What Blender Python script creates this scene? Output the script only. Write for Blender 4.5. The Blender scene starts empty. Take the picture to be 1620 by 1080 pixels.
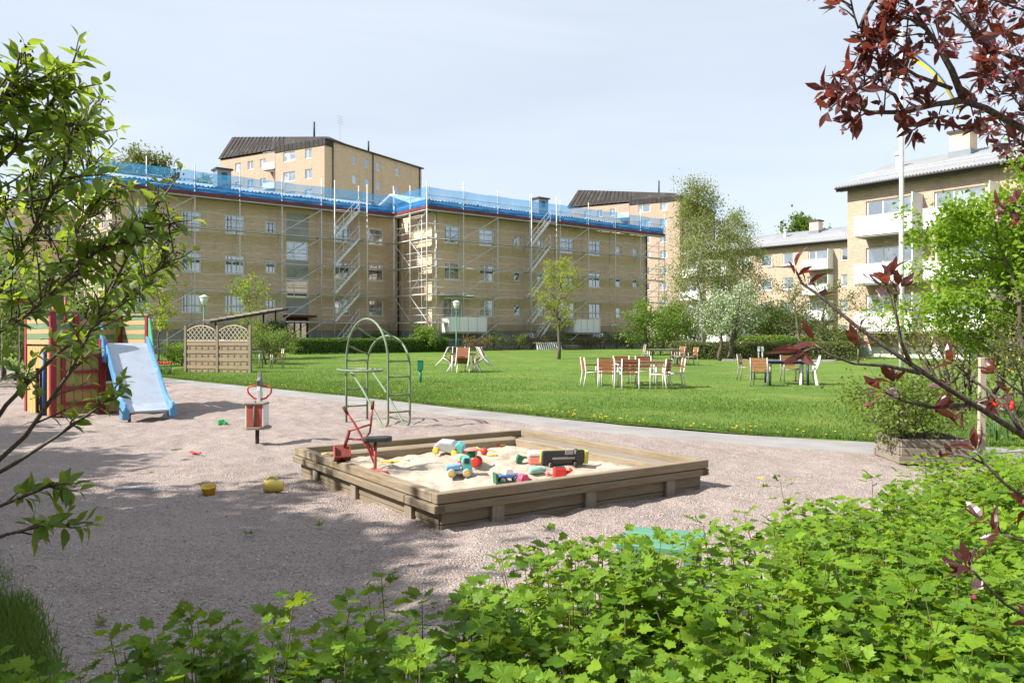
import bpy, math, random
import numpy as np
from mathutils import Vector, Matrix
R = math.radians
rnd = random.Random(7)
rng = np.random.default_rng(7)
sc = bpy.context.scene
COL = sc.collection

# ------------------------------------------------------------------ camera
cd = bpy.data.cameras.new('camera'); cam = bpy.data.objects.new('camera', cd); COL.objects.link(cam)
cd.lens = 28.0; cd.sensor_width = 36.0; cd.clip_start = 0.05; cd.clip_end = 6000
cd.shift_y = -6 / 1620
EYE = 1.6
cam.location = (0, 0, EYE); cam.rotation_euler = (R(90), 0, 0)
sc.camera = cam

# ------------------------------------------------------------------ sky, sun, exposure
SUN_EL = R(43)
to_sun = Vector((-0.945 * math.cos(SUN_EL), -0.327 * math.cos(SUN_EL), math.sin(SUN_EL))).normalized()
w = bpy.data.worlds.new('World'); sc.world = w; w.use_nodes = True
nt = w.node_tree; nt.nodes.clear()
out = nt.nodes.new('ShaderNodeOutputWorld'); bg = nt.nodes.new('ShaderNodeBackground')
sky = nt.nodes.new('ShaderNodeTexSky'); sky.sky_type = 'NISHITA'; sky.sun_disc = False
sky.sun_elevation = SUN_EL; sky.sun_rotation = math.atan2(to_sun.x, to_sun.y)
sky.air_density = 1.0; sky.dust_density = 1.6; sky.ozone_density = 1.2; sky.altitude = 30
# thin even veil of high cloud over the blue
tc = nt.nodes.new('ShaderNodeTexCoord'); mp = nt.nodes.new('ShaderNodeMapping')
mp.inputs['Scale'].default_value = (1.0, 1.0, 5.0)
nz = nt.nodes.new('ShaderNodeTexNoise'); nz.inputs['Scale'].default_value = 1.6; nz.inputs['Detail'].default_value = 7
nz.inputs['Roughness'].default_value = 0.55; nz.inputs['Distortion'].default_value = 0.6
mr = nt.nodes.new('ShaderNodeMapRange'); mr.inputs[1].default_value = 0.35; mr.inputs[2].default_value = 0.75
mr.inputs[3].default_value = 0.55; mr.inputs[4].default_value = 0.70
mx = nt.nodes.new('ShaderNodeMix'); mx.data_type = 'RGBA'; mx.inputs['B'].default_value = (6.7, 7.2, 7.75, 1)
nt.links.new(tc.outputs['Generated'], mp.inputs[0]); nt.links.new(mp.outputs[0], nz.inputs['Vector'])
nt.links.new(nz.outputs['Fac'], mr.inputs[0]); nt.links.new(mr.outputs[0], mx.inputs['Factor'])
nt.links.new(sky.outputs[0], mx.inputs['A']); nt.links.new(mx.outputs['Result'], bg.inputs[0])
bg.inputs['Strength'].default_value = 0.073
nt.links.new(bg.outputs[0], out.inputs[0])
sl = bpy.data.lights.new('sun', 'SUN'); so = bpy.data.objects.new('sun', sl); COL.objects.link(so)
sl.energy = 4.4; sl.angle = R(0.53); sl.color = (1.0, 0.95, 0.87)
so.rotation_euler = to_sun.to_track_quat('Z', 'Y').to_euler()
vs = sc.view_settings; vs.view_transform = 'Standard'; vs.look = 'None'; vs.gamma = 1; vs.exposure = 1.1
vs.use_curve_mapping = False
sc.render.engine = 'CYCLES'
cy = sc.cycles; cy.use_denoising = True; cy.max_bounces = 6; cy.diffuse_bounces = 4; cy.glossy_bounces = 2
cy.transmission_bounces = 4; cy.transparent_max_bounces = 12; cy.caustics_reflective = False; cy.caustics_refractive = False
sc.render.film_transparent = False

# ------------------------------------------------------------------ helpers
CX, CY, F = 810.0, 534.0, 1260.0
def gz(x, y):                      # the lawn rises gently towards the houses
    return 0.013 * np.clip(np.asarray(y, float) - 14, 0, 46)
def gzf(x, y): return float(gz(x, y))
def at(u, v, Y): return Vector(((u - CX) / F * Y, Y, EYE - (v - CY) / F * Y))
def gp(u, v):
    Y = 10.0
    for _ in range(60): Y = 0.5 * Y + 0.5 * (EYE - gzf(0, Y)) * F / (v - CY)
    return Vector(((u - CX) / F * Y, Y, gzf(0, Y)))
def vnoise(x, y, seed=0):          # smooth 2-D value noise, vectorised, -1..1
    x = np.asarray(x, float); y = np.asarray(y, float)
    xi = np.floor(x).astype(np.int64); yi = np.floor(y).astype(np.int64); fx = x - xi; fy = y - yi
    def h(a, b):
        n = (a * 374761393 + b * 668265263 + seed * 974711) & 0x7fffffff
        n = ((n ^ (n >> 13)) * 1274126177) & 0x7fffffff
        return ((n ^ (n >> 16)) & 0xffff) / 32767.5 - 1
    sx = fx * fx * (3 - 2 * fx); sy = fy * fy * (3 - 2 * fy)
    return (h(xi, yi) * (1 - sx) + h(xi + 1, yi) * sx) * (1 - sy) + (h(xi, yi + 1) * (1 - sx) + h(xi + 1, yi + 1) * sx) * sy
def fbm(x, y, octs=4, seed=0):
    s = 0; a = 1.0
    for i in range(octs):
        s = s + a * vnoise(x * 2 ** i, y * 2 ** i, seed + i); a *= 0.5
    return s

def link(name, me, parent=None, M=None):
    o = bpy.data.objects.new(name, me); COL.objects.link(o)
    if parent is not None: o.parent = parent
    if M is not None: o.matrix_local = M
    return o
def tag(o, label=None, cat=None, group=None, kind=None):
    if label: o['label'] = label
    if cat: o['category'] = cat
    if group: o['group'] = group
    if kind: o['kind'] = kind
    return o
def thing(name, label, cat, loc=(0, 0, 0), rz=0.0, group=None):
    o = link(name, None); o.location = loc; o.rotation_euler = (0, 0, rz); o.empty_display_size = 0.2
    return tag(o, label, cat, group)
def copy_tree(o, parent=None):
    c = o.copy(); COL.objects.link(c)
    if parent is not None: c.parent = parent
    for ch in list(o.children): copy_tree(ch, c)
    return c

class MB:
    def __init__(s): s.v = []; s.f = []; s.mi = []; s.cur = 0
    def add(s, vs, fs):
        b = len(s.v); s.v.extend([tuple(v) for v in vs]); s.f.extend([tuple(b + i for i in f) for f in fs]); s.mi.extend([s.cur] * len(fs)); return s
    def box(s, c, d, rz=0.0, M=None):
        hx, hy, hz = d[0] / 2, d[1] / 2, d[2] / 2
        vs = [Vector((x, y, z)) for z in (-hz, hz) for y in (-hy, hy) for x in (-hx, hx)]
        if M is not None: vs = [M @ v for v in vs]
        elif rz:
            q = Matrix.Rotation(rz, 3, 'Z'); vs = [q @ v for v in vs]
        c = Vector(c)
        return s.add([v + c for v in vs], [(0, 2, 3, 1), (4, 5, 7, 6), (0, 1, 5, 4), (2, 6, 7, 3), (0, 4, 6, 2), (1, 3, 7, 5)])
    def b2(s, lo, hi):
        return s.box([(a + b) / 2 for a, b in zip(lo, hi)], [b - a for a, b in zip(lo, hi)])
    def bar(s, a, b, wd, ht=None, up=(0, 0, 1)):
        a = Vector(a); b = Vector(b); ht = wd if ht is None else ht
        x = (b - a).normalized(); u = Vector(up)
        if abs(x.dot(u)) > .98: u = Vector((0, 1, 0))
        y = u.cross(x).normalized(); z = x.cross(y)
        M = Matrix((x, y, z)).transposed()
        return s.box((a + b) / 2, ((b - a).length, wd, ht), M=M)
    def tube(s, pts, r, n=6, closed=False):
        pts = [Vector(p) for p in pts]; m = len(pts)
        rs = r if isinstance(r, (list, tuple)) else [r] * m
        base = len(s.v); N = None
        for i, p in enumerate(pts):
            if closed: t = pts[(i + 1) % m] - pts[i - 1]
            else: t = pts[min(i + 1, m - 1)] - pts[max(i - 1, 0)]
            t = t.normalized() if t.length > 1e-9 else Vector((0, 0, 1))
            if N is None:
                N = t.cross(Vector((0, 0, 1)) if abs(t.z) < .9 else Vector((1, 0, 0))).normalized()
            else:
                N = (N - t * N.dot(t)); N = N.normalized() if N.length > 1e-6 else t.orthogonal().normalized()
            B = t.cross(N)
            for k in range(n):
                a = 2 * math.pi * k / n
                s.v.append(tuple(p + (N * math.cos(a) + B * math.sin(a)) * rs[i]))
        L = m if closed else m - 1
        for i in range(L):
            j = (i + 1) % m
            for k in range(n):
                k2 = (k + 1) % n
                s.f.append((base + i * n + k, base + i * n + k2, base + j * n + k2, base + j * n + k)); s.mi.append(s.cur)
        if not closed:
            s.f.append(tuple(base + k for k in reversed(range(n)))); s.mi.append(s.cur)
            s.f.append(tuple(base + (m - 1) * n + k for k in range(n))); s.mi.append(s.cur)
        return s
    def lathe(s, prof, n=14, c=(0, 0, 0), M=None):
        base = len(s.v); c = Vector(c)
        for r, z in prof:
            for k in range(n):
                a = 2 * math.pi * k / n; p = Vector((r * math.cos(a), r * math.sin(a), z))
                if M is not None: p = M @ p
                s.v.append(tuple(p + c))
        for i in range(len(prof) - 1):
            for k in range(n):
                k2 = (k + 1) % n
                s.f.append((base + i * n + k, base + i * n + k2, base + (i + 1) * n + k2, base + (i + 1) * n + k)); s.mi.append(s.cur)
        s.f.append(tuple(base + k for k in reversed(range(n)))); s.mi.append(s.cur)
        s.f.append(tuple(base + (len(prof) - 1) * n + k for k in range(n))); s.mi.append(s.cur)
        return s
    def prism(s, poly, o, ux, uy, d):      # polygon in plane (ux, uy) at o, extruded by vector d
        o = Vector(o); ux = Vector(ux); uy = Vector(uy); d = Vector(d); n = len(poly)
        a = [o + ux * p[0] + uy * p[1] for p in poly]; vs = a + [p + d for p in a]
        fs = [tuple(range(n - 1, -1, -1)), tuple(range(n, 2 * n))] + [(i, (i + 1) % n, n + (i + 1) % n, n + i) for i in range(n)]
        return s.add(vs, fs)
    def mesh(s, name, mats, smooth=False):
        me = bpy.data.meshes.new(name); me.from_pydata(s.v, [], s.f)
        mats = mats if isinstance(mats, (list, tuple)) else [mats]
        for m in mats: me.materials.append(m)
        if len(mats) > 1: me.polygons.foreach_set('material_index', s.mi)
        if smooth: me.polygons.foreach_set('use_smooth', [True] * len(me.polygons))
        me.update(); return me
    def build(s, name, mats, parent=None, smooth=False, M=None, bevel=0.0):
        o = link(name, s.mesh(name, mats, smooth), parent, M)
        if bevel: bev(o, bevel)
        return o
def bev(o, wd, seg=2):
    m = o.modifiers.new('bevel', 'BEVEL'); m.width = wd; m.segments = seg; m.limit_method = 'ANGLE'; m.angle_limit = R(40)
def box(name, c, d, m, parent=None, rz=0.0, bevel=0.0): return MB().box(c, d, rz).build(name, m, parent, bevel=bevel)
def tube(name, pts, r, m, parent=None, n=6, closed=False): return MB().tube(pts, r, n, closed).build(name, m, parent, smooth=True)
def plank(name, a, b, wd, ht, m, parent=None, up=(0, 0, 1), bevel=0.006, roll=0.0):
    """a board from a to b, its own x axis along the grain"""
    a = Vector(a); b = Vector(b); x = (b - a).normalized(); u = Vector(up)
    if abs(x.dot(u)) > .98: u = Vector((0, 1, 0))
    y = u.cross(x).normalized(); z = x.cross(y); L = (b - a).length
    M = Matrix.Translation((a + b) / 2) @ Matrix((x, y, z)).transposed().to_4x4()
    key = (round(L, 3), round(wd, 3), round(ht, 3), m.name)
    me = _pl.get(key)
    if me is None:
        me = MB().box((0, 0, 0), (L, wd, ht)).mesh(name, m); _pl[key] = me
    o = link(name, me, parent, M)
    if bevel: bev(o, bevel, 1)
    return o
_pl = {}
def arc(c, r, a0, a1, n, ux, uy, ry=None):
    c = Vector(c); ux = Vector(ux); uy = Vector(uy); ry = r if ry is None else ry
    return [c + ux * (r * math.cos(a0 + (a1 - a0) * i / n)) + uy * (ry * math.sin(a0 + (a1 - a0) * i / n)) for i in range(n + 1)]

# ------------------------------------------------------------------ materials
def newmat(name):
    m = bpy.data.materials.new(name); m.use_nodes = True; n = m.node_tree; n.nodes.clear()
    o = n.nodes.new('ShaderNodeOutputMaterial'); return m, n, o
def N(n, t, **kw):
    x = n.nodes.new(t)
    for k, v in kw.items():
        if k.startswith('_'): x.inputs[k[1:].replace('_', ' ')].default_value = v
        else: setattr(x, k, v)
    return x
def c4(c): return (c[0], c[1], c[2], 1)
def mixc(n, fac, a, b, mode='MIX'):
    x = n.nodes.new('ShaderNodeMix'); x.data_type = 'RGBA'; x.blend_type = mode
    for s_, v in (('Factor', fac), ('A', a), ('B', b)):
        if hasattr(v, 'is_linked') or hasattr(v, 'links'): n.links.new(v, x.inputs[s_])
        elif s_ == 'Factor': x.inputs['Factor'].default_value = v
        else: x.inputs[s_].default_value = c4(v)
    return x.outputs['Result']
def remap(n, src, a, b, lo, hi):
    x = n.nodes.new('ShaderNodeMapRange'); n.links.new(src, x.inputs[0])
    for i, v in enumerate((a, b, lo, hi)): x.inputs[1 + i].default_value = v
    return x.outputs[0]
def coords(n, kind='Object', scale=(1, 1, 1)):
    t = n.nodes.new('ShaderNodeTexCoord'); mpp = n.nodes.new('ShaderNodeMapping'); mpp.inputs['Scale'].default_value = scale
    n.links.new(t.outputs[kind], mpp.inputs[0]); return mpp.outputs[0]
def offset_by_object(n, vec):
    oi = n.nodes.new('ShaderNodeObjectInfo'); s_ = n.nodes.new('ShaderNodeVectorMath'); s_.operation = 'MULTIPLY_ADD'
    cmb = n.nodes.new('ShaderNodeCombineXYZ')
    for i in range(3): n.links.new(oi.outputs['Random'], cmb.inputs[i])
    n.links.new(cmb.outputs[0], s_.inputs[0]); s_.inputs[1].default_value = (37.3, 19.1, 53.7); n.links.new(vec, s_.inputs[2])
    return s_.outputs[0]
def noise(n, vec, scale, detail=4, rough=.55, dist=0.0):
    x = N(n, 'ShaderNodeTexNoise', _Scale=scale, _Detail=detail, _Roughness=rough, _Distortion=dist); n.links.new(vec, x.inputs['Vector']); return x.outputs['Fac']
def bumpn(n, h, strength, dist=0.02):
    b = N(n, 'ShaderNodeBump', _Strength=strength, _Distance=dist); n.links.new(h, b.inputs['Height']); return b.outputs[0]
def simple(name, col, rough=.6, var=.18, scale=6, bump=.15, metal=0.0, spec=.4, col2=None, scale2=None, coat=0.0):
    """one base colour with cloudy and fine variation, wear colour col2 in patches"""
    m, n, o = newmat(name); v = offset_by_object(n, coords(n))
    p = N(n, 'ShaderNodeBsdfPrincipled', _Roughness=rough, _Metallic=metal, _Specular_IOR_Level=spec)
    f1 = noise(n, v, scale, 5); f2 = noise(n, v, scale * 9, 3)
    dk = tuple(c * (1 - var) for c in col); lt = tuple(min(1, c * (1 + var)) for c in col)
    c = mixc(n, remap(n, f1, .3, .7, 0, 1), dk, lt)
    c = mixc(n, remap(n, f2, .35, .7, 0, var * .8), c, tuple(x * .7 for x in col))
    if col2 is not None:
        f3 = noise(n, v, scale2 or scale * 1.7, 6, .65)
        c = mixc(n, remap(n, f3, .55, .66, 0, .85), c, col2)
    n.links.new(c, p.inputs['Base Color'])
    n.links.new(remap(n, f2, .2, .8, max(0, rough - .1), min(1, rough + .12)), p.inputs['Roughness'])
    if bump: n.links.new(bumpn(n, f2, bump, .01), p.inputs['Normal'])
    n.links.new(p.outputs[0], o.inputs[0]); return m
def wood(name, col, dark, grain=1.0, rough=.75, col2=None, knots=True):
    """grain along the object's x axis"""
    m, n, o = newmat(name); base = offset_by_object(n, coords(n))
    mp_ = N(n, 'ShaderNodeMapping'); mp_.inputs['Scale'].default_value = (1.3, 22, 22); n.links.new(base, mp_.inputs[0])
    f1 = noise(n, mp_.outputs[0], 1.6 * grain, 6, .6, .4)
    mp2 = N(n, 'ShaderNodeMapping'); mp2.inputs['Scale'].default_value = (2.5, 70, 70); n.links.new(base, mp2.inputs[0])
    f2 = noise(n, mp2.outputs[0], 2.0 * grain, 4, .6)
    f3 = noise(n, base, 2.2, 5)
    oi = n.nodes.new('ShaderNodeObjectInfo')
    c = mixc(n, remap(n, f1, .34, .68, 0, 1), dark, col)
    c = mixc(n, remap(n, f2, .42, .62, .55, 0), c, tuple(x * .55 for x in dark))
    c = mixc(n, remap(n, f3, .35, .7, 0, .5), c, col2 or tuple(x * .75 for x in col))
    c = mixc(n, remap(n, oi.outputs['Random'], 0, 1, 0, .35), c, tuple(x * .6 for x in col))
    p = N(n, 'ShaderNodeBsdfPrincipled', _Roughness=rough, _Specular_IOR_Level=.25); n.links.new(c, p.inputs['Base Color'])
    n.links.new(bumpn(n, f2, .5, .006), p.inputs['Normal']); n.links.new(p.outputs[0], o.inputs[0]); return m
def bark(name, col, dark, scale=1.0):
    m, n, o = newmat(name); v = coords(n, scale=(9 * scale, 9 * scale, 3 * scale))
    f = noise(n, v, 2.5, 6, .65); c = mixc(n, remap(n, f, .35, .65, 0, 1), dark, col)
    p = N(n, 'ShaderNodeBsdfPrincipled', _Roughness=.85, _Specular_IOR_Level=.2); n.links.new(c, p.inputs['Base Color'])
    n.links.new(bumpn(n, f, .6, .01), p.inputs['Normal']); n.links.new(p.outputs[0], o.inputs[0]); return m
def leafmat(name, a, b, trans=.45, tcol=None, rough=.5, veins=0.0, spec=.35):
    """leaf: front colour varies leaf by leaf between a and b; light passes through"""
    m, n, o = newmat(name)
    at_ = N(n, 'ShaderNodeAttribute', attribute_name='rnd'); oi = n.nodes.new('ShaderNodeObjectInfo')
    ad = N(n, 'ShaderNodeMath', operation='ADD'); n.links.new(at_.outputs['Fac'], ad.inputs[0]); n.links.new(oi.outputs['Random'], ad.inputs[1])
    fr = N(n, 'ShaderNodeMath', operation='FRACT'); n.links.new(ad.outputs[0], fr.inputs[0])
    c = mixc(n, fr.outputs[0], a, b)
    v = coords(n); f = noise(n, v, 35, 3); c = mixc(n, remap(n, f, .3, .7, 0, .3), c, tuple(x * .72 for x in a))
    p = N(n, 'ShaderNodeBsdfPrincipled', _Roughness=rough, _Specular_IOR_Level=spec); n.links.new(c, p.inputs['Base Color'])
    t = N(n, 'ShaderNodeBsdfTranslucent')
    tc_ = tcol or tuple(min(1, x * k) for x, k in zip(b, (1.5, 1.5, .7)))
    ct = mixc(n, fr.outputs[0], tuple(x * .75 for x in tc_), tc_); n.links.new(ct, t.inputs['Color'])
    mxs = N(n, 'ShaderNodeMixShader'); mxs.inputs[0].default_value = trans
    n.links.new(p.outputs[0], mxs.inputs[1]); n.links.new(t.outputs[0], mxs.inputs[2]); n.links.new(mxs.outputs[0], o.inputs[0]); return m
def brick(name, c1, c2, mortar, bw=.25, rh=.08, soot=.25):
    m, n, o = newmat(name); t = n.nodes.new('ShaderNodeTexCoord'); sx = n.nodes.new('ShaderNodeSeparateXYZ'); n.links.new(t.outputs['Object'], sx.inputs[0])
    ad = N(n, 'ShaderNodeMath', operation='ADD'); n.links.new(sx.outputs[0], ad.inputs[0]); n.links.new(sx.outputs[1], ad.inputs[1])
    cm = n.nodes.new('ShaderNodeCombineXYZ'); n.links.new(ad.outputs[0], cm.inputs[0]); n.links.new(sx.outputs[2], cm.inputs[1])
    b = N(n, 'ShaderNodeTexBrick', _Color1=c4(c1), _Color2=c4(c2), _Mortar=c4(mortar), _Scale=1.0, _Mortar_Size=.014, _Brick_Width=bw, _Row_Height=rh, _Bias=0.0)
    n.links.new(cm.outputs[0], b.inputs['Vector'])
    f = noise(n, t.outputs['Object'], .35, 6); f2 = noise(n, cm.outputs[0], 5.0, 4, .7)
    c = mixc(n, remap(n, f, .35, .7, 0, soot), b.outputs['Color'], tuple(x * .6 for x in c1))
    c = mixc(n, remap(n, f2, .4, .7, 0, .35), c, tuple(min(.9, x * 1.2) for x in c2))
    mps = N(n, 'ShaderNodeMapping'); mps.inputs['Scale'].default_value = (.7, 7.5, 1); n.links.new(cm.outputs[0], mps.inputs[0]); f4 = noise(n, mps.outputs[0], 1.0, 5, .75)
    c = mixc(n, remap(n, f4, .40, .66, 0, .32), c, tuple(x * .62 for x in c1))
    mpd = N(n, 'ShaderNodeMapping'); mpd.inputs['Scale'].default_value = (1.6, .16, 1); n.links.new(cm.outputs[0], mpd.inputs[0]); f5 = noise(n, mpd.outputs[0], 1.0, 5, .6)
    c = mixc(n, remap(n, f5, .52, .72, 0, .22), c, tuple(x * .55 for x in c1))
    p = N(n, 'ShaderNodeBsdfPrincipled', _Roughness=.85, _Specular_IOR_Level=.2); n.links.new(c, p.inputs['Base Color'])
    iv = N(n, 'ShaderNodeMath', operation='SUBTRACT'); iv.inputs[0].default_value = 1; n.links.new(b.outputs['Fac'], iv.inputs[1])
    n.links.new(bumpn(n, iv.outputs[0], .5, .01), p.inputs['Normal']); n.links.new(p.outputs[0], o.inputs[0]); return m
def glassm(name, room, room2, refl=.32):
    """window pane: a dim room or blind behind, sky reflected in front"""
    m, n, o = newmat(name); v = coords(n); oi = n.nodes.new('ShaderNodeObjectInfo')
    v2 = offset_by_object(n, v); f = noise(n, v2, 1.3, 2)
    c = mixc(n, oi.outputs['Random'], room, room2); c = mixc(n, remap(n, f, .4, .6, 0, .8), c, room)
    d = N(n, 'ShaderNodeBsdfDiffuse'); n.links.new(c, d.inputs[0])
    g = N(n, 'ShaderNodeBsdfGlossy', _Roughness=.03); g.inputs[0].default_value = (.85, .92, 1, 1)
    bn = bumpn(n, noise(n, v2, .8, 1), .02, .05); n.links.new(bn, g.inputs['Normal'])
    mxs = N(n, 'ShaderNodeMixShader'); mxs.inputs[0].default_value = refl
    n.links.new(d.outputs[0], mxs.inputs[1]); n.links.new(g.outputs[0], mxs.inputs[2]); n.links.new(mxs.outputs[0], o.inputs[0]); return m
def plastic(name, col): return simple(name, col, rough=.38, var=.08, scale=10, bump=.03, spec=.5)

M = {}
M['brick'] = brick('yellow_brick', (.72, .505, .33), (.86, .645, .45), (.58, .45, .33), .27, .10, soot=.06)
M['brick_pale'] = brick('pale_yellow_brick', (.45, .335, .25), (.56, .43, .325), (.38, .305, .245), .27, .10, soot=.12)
M['concrete'] = simple('grey_plinth', (.30, .29, .27), .85, .2, 1.2, .3)
M['panel'] = simple('grey_facade_panel', (.40, .41, .40), .7, .12, .8, .1, col2=(.22, .22, .21), scale2=1.4)
M['white'] = simple('white_paint', (.78, .78, .76), .5, .05, 3, .05)
M['winframe'] = simple('white_window_frame', (.86, .87, .87), .45, .05, 3, .03)
M['white_wall'] = simple('white_balcony_sheet', (.80, .80, .79), .55, .05, .8, .05)
M['pane'] = glassm('window_pane', (.05, .065, .08), (.46, .52, .58), refl=.38)
M['roof_metal'] = simple('dark_roof_metal', (.05, .044, .043), .75, .2, .6, .1, metal=0, spec=.2, col2=(.10, .095, .09), scale2=.9)
M['roof_grey'] = simple('grey_corrugated_roof', (.30, .31, .325), .7, .12, .5, .1)
M['roof_pale'] = simple('pale_roof_sheet', (.52, .56, .60), .6, .1, .5, .1)
M['trim_dark'] = simple('dark_eaves_board', (.05, .045, .04), .6, .15, 2, .05)
M['pipe_dark'] = simple('dark_drainpipe', (.045, .04, .038), .5, .1, 3, .03)
M['steel'] = simple('galvanised_steel', (.58, .58, .57), .5, .15, 8, .05, metal=.3)
M['alu'] = simple('bare_aluminium', (.62, .62, .61), .4, .1, 8, .05, metal=.4)
M['deckwood'] = wood('scaffold_deck_wood', (.52, .47, .40), (.36, .32, .27))
M['toe'] = simple('dark_red_toe_board', (.16, .035, .03), .7, .25, 1.5, .1)
M['bluetarp'] = simple('blue_tarpaulin', (.02, .17, .52), .5, .18, 1.2, .3)
M['bark'] = bark('grey_brown_bark', (.17, .14, .11), (.07, .055, .045))
M['bark_birch'] = bark('white_birch_bark', (.58, .56, .52), (.16, .14, .13), .6)
M['bark_lilac'] = bark('lilac_bark', (.25, .205, .16), (.11, .09, .07), 4)
M['bark_plum'] = bark('plum_bark', (.20, .165, .145), (.07, .05, .045), 6)
m, n, o = newmat('blue_debris_net')
v = coords(n); p = N(n, 'ShaderNodeBsdfPrincipled', _Roughness=.6, _Specular_IOR_Level=.2)
p.inputs['Base Color'].default_value = (.05, .30, .62, 1)
tl = N(n, 'ShaderNodeBsdfTranslucent'); tl.inputs[0].default_value = (.10, .42, .75, 1)
tr = N(n, 'ShaderNodeBsdfTransparent'); tr.inputs[0].default_value = (.82, .93, 1, 1)
m1 = N(n, 'ShaderNodeMixShader'); m1.inputs[0].default_value = .4; n.links.new(p.outputs[0], m1.inputs[1]); n.links.new(tl.outputs[0], m1.inputs[2])
m2 = N(n, 'ShaderNodeMixShader'); n.links.new(remap(n, noise(n, v, 1.1, 4), .3, .7, .42, .62), m2.inputs[0])
n.links.new(m1.outputs[0], m2.inputs[1]); n.links.new(tr.outputs[0], m2.inputs[2]); n.links.new(m2.outputs[0], o.inputs[0]); M['net'] = m

# ------------------------------------------------------------------ ground, gravel, path, lawn
_lp = [gp(u, v_) for u, v_ in ((250, 597), (400, 612), (550, 627), (700, 643), (850, 659), (1000, 674), (1200, 690), (1420, 702))]
_lx = np.array([p_.x for p_ in _lp]); _ly = np.array([p_.y for p_ in _lp])
def lawn_y(x):                                           # lawn edge
    x = np.asarray(x, float); y = np.interp(x, _lx, _ly)
    y = np.where(x < _lx[0], _ly[0] + (x - _lx[0]) * -.55, y); return np.where(x > _lx[-1], _ly[-1] + (x - _lx[-1]) * -.32, y)
def gravel_y(x): return lawn_y(x) - 1.35 - .05 * vnoise(np.asarray(x) * 1.7, np.asarray(x) * 0 + 3.1, 5)
def grid_obj(name, X, Y, Z, mat, parent=None, smooth=True):
    r, c = X.shape; me = bpy.data.meshes.new(name)
    co = np.stack([X, Y, Z], -1).reshape(-1, 3); i = np.arange(r * c).reshape(r, c)
    q = np.stack([i[:-1, :-1], i[:-1, 1:], i[1:, 1:], i[1:, :-1]], -1).reshape(-1, 4)
    me.vertices.add(len(co)); me.vertices.foreach_set('co', co.ravel())
    me.loops.add(q.size); me.loops.foreach_set('vertex_index', q.ravel())
    me.polygons.add(len(q)); me.polygons.foreach_set('loop_start', np.arange(0, q.size, 4)); me.polygons.foreach_set('loop_total', np.full(len(q), 4))
    me.polygons.foreach_set('use_smooth', np.full(len(q), smooth)); me.materials.append(mat); me.update(calc_edges=True); me.validate()
    return link(name, me, parent)
# base earth sheet out to the horizon
m, n, o = newmat('earth'); v = coords(n); f = noise(n, v, .15, 6); f2 = noise(n, v, 3, 4)
c = mixc(n, remap(n, f, .35, .65, 0, 1), (.07, .10, .03), (.12, .13, .06)); c = mixc(n, remap(n, f2, .4, .7, 0, .5), c, (.09, .07, .05))
p = N(n, 'ShaderNodeBsdfPrincipled', _Roughness=.95, _Specular_IOR_Level=.1); n.links.new(c, p.inputs['Base Color']); n.links.new(p.outputs[0], o.inputs[0]); M['earth'] = m
xs = np.concatenate([[-3000, -900, -300], np.linspace(-90, 90, 61), [300, 900, 3000]]); ys = np.concatenate([[-900, -100, -20], np.linspace(-10, 130, 71), [300, 900, 3000]])
X, Y = np.meshgrid(xs, ys); tag(grid_obj('ground', X, Y, gz(X, Y) - .06, M['earth']), kind='structure')
# gravel
m, n, o = newmat('pink_grey_gravel'); v = coords(n)
vo = N(n, 'ShaderNodeTexVoronoi', _Scale=62); n.links.new(v, vo.inputs['Vector'])
vo2 = N(n, 'ShaderNodeTexVoronoi', _Scale=120); n.links.new(v, vo2.inputs['Vector'])
hs = N(n, 'ShaderNodeSeparateColor'); n.links.new(vo.outputs['Color'], hs.inputs[0])
c = mixc(n, hs.outputs[0], (.225, .18, .16), (.46, .39, .355)); c = mixc(n, remap(n, hs.outputs[1], .6, 1, 0, .7), c, (.33, .225, .20))
c = mixc(n, remap(n, hs.outputs[2], .75, 1, 0, .7), c, (.46, .415, .385))
c = mixc(n, remap(n, vo.outputs['Distance'], .25, .75, 0, .55), c, (.12, .095, .085))
c = mixc(n, remap(n, noise(n, v, .55, 6), .35, .7, 0, .4), c, (.43, .365, .335)); c = mixc(n, remap(n, noise(n, v, 3.5, 5, .65), .45, .72, 0, .42), c, (.24, .19, .17)); c = mixc(n, remap(n, noise(n, v, .9, 5, .6), .52, .72, 0, .3), c, (.30, .245, .22))
p = N(n, 'ShaderNodeBsdfPrincipled', _Roughness=.9, _Specular_IOR_Level=.2); n.links.new(c, p.inputs['Base Color'])
hh = N(n, 'ShaderNodeMath', operation='ADD'); n.links.new(remap(n, vo.outputs['Distance'], 0, .8, 1, 0), hh.inputs[0]); n.links.new(remap(n, noise(n, v, 9, 4), 0, 1, 0, 2.0), hh.inputs[1])
n.links.new(bumpn(n, hh.outputs[0], .9, .011), p.inputs['Normal']); n.links.new(p.outputs[0], o.inputs[0]); M['gravel'] = m
xs = np.concatenate([np.linspace(-45, -11, 40), np.linspace(-10.9, 8, 400), np.linspace(8.2, 40, 40)])
ts = np.concatenate([np.linspace(0, .16, 12)[:-1], np.linspace(.16, 1, 330)])
X = np.tile(xs, (len(ts), 1)); Y0 = gravel_y(xs); Y = -6 + ts[:, None] * (Y0 + 6)[None, :]
def gravel_relief(X, Y):
    foot = np.maximum(0, vnoise(X * 2.6, Y * 2.6, 12)) ** 2
    return .026 * fbm(X * .9, Y * .9, 3, 3) + .019 * fbm(X * 4.2, Y * 4.2, 3, 9) - .04 * foot
edge = np.clip((Y0[None, :] - Y) / .5, 0, 1)
tag(grid_obj('gravel_ground', X, Y, gz(X, Y) + gravel_relief(X, Y) * (.15 + .85 * edge) + .0, M['gravel']), kind='structure')
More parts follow.
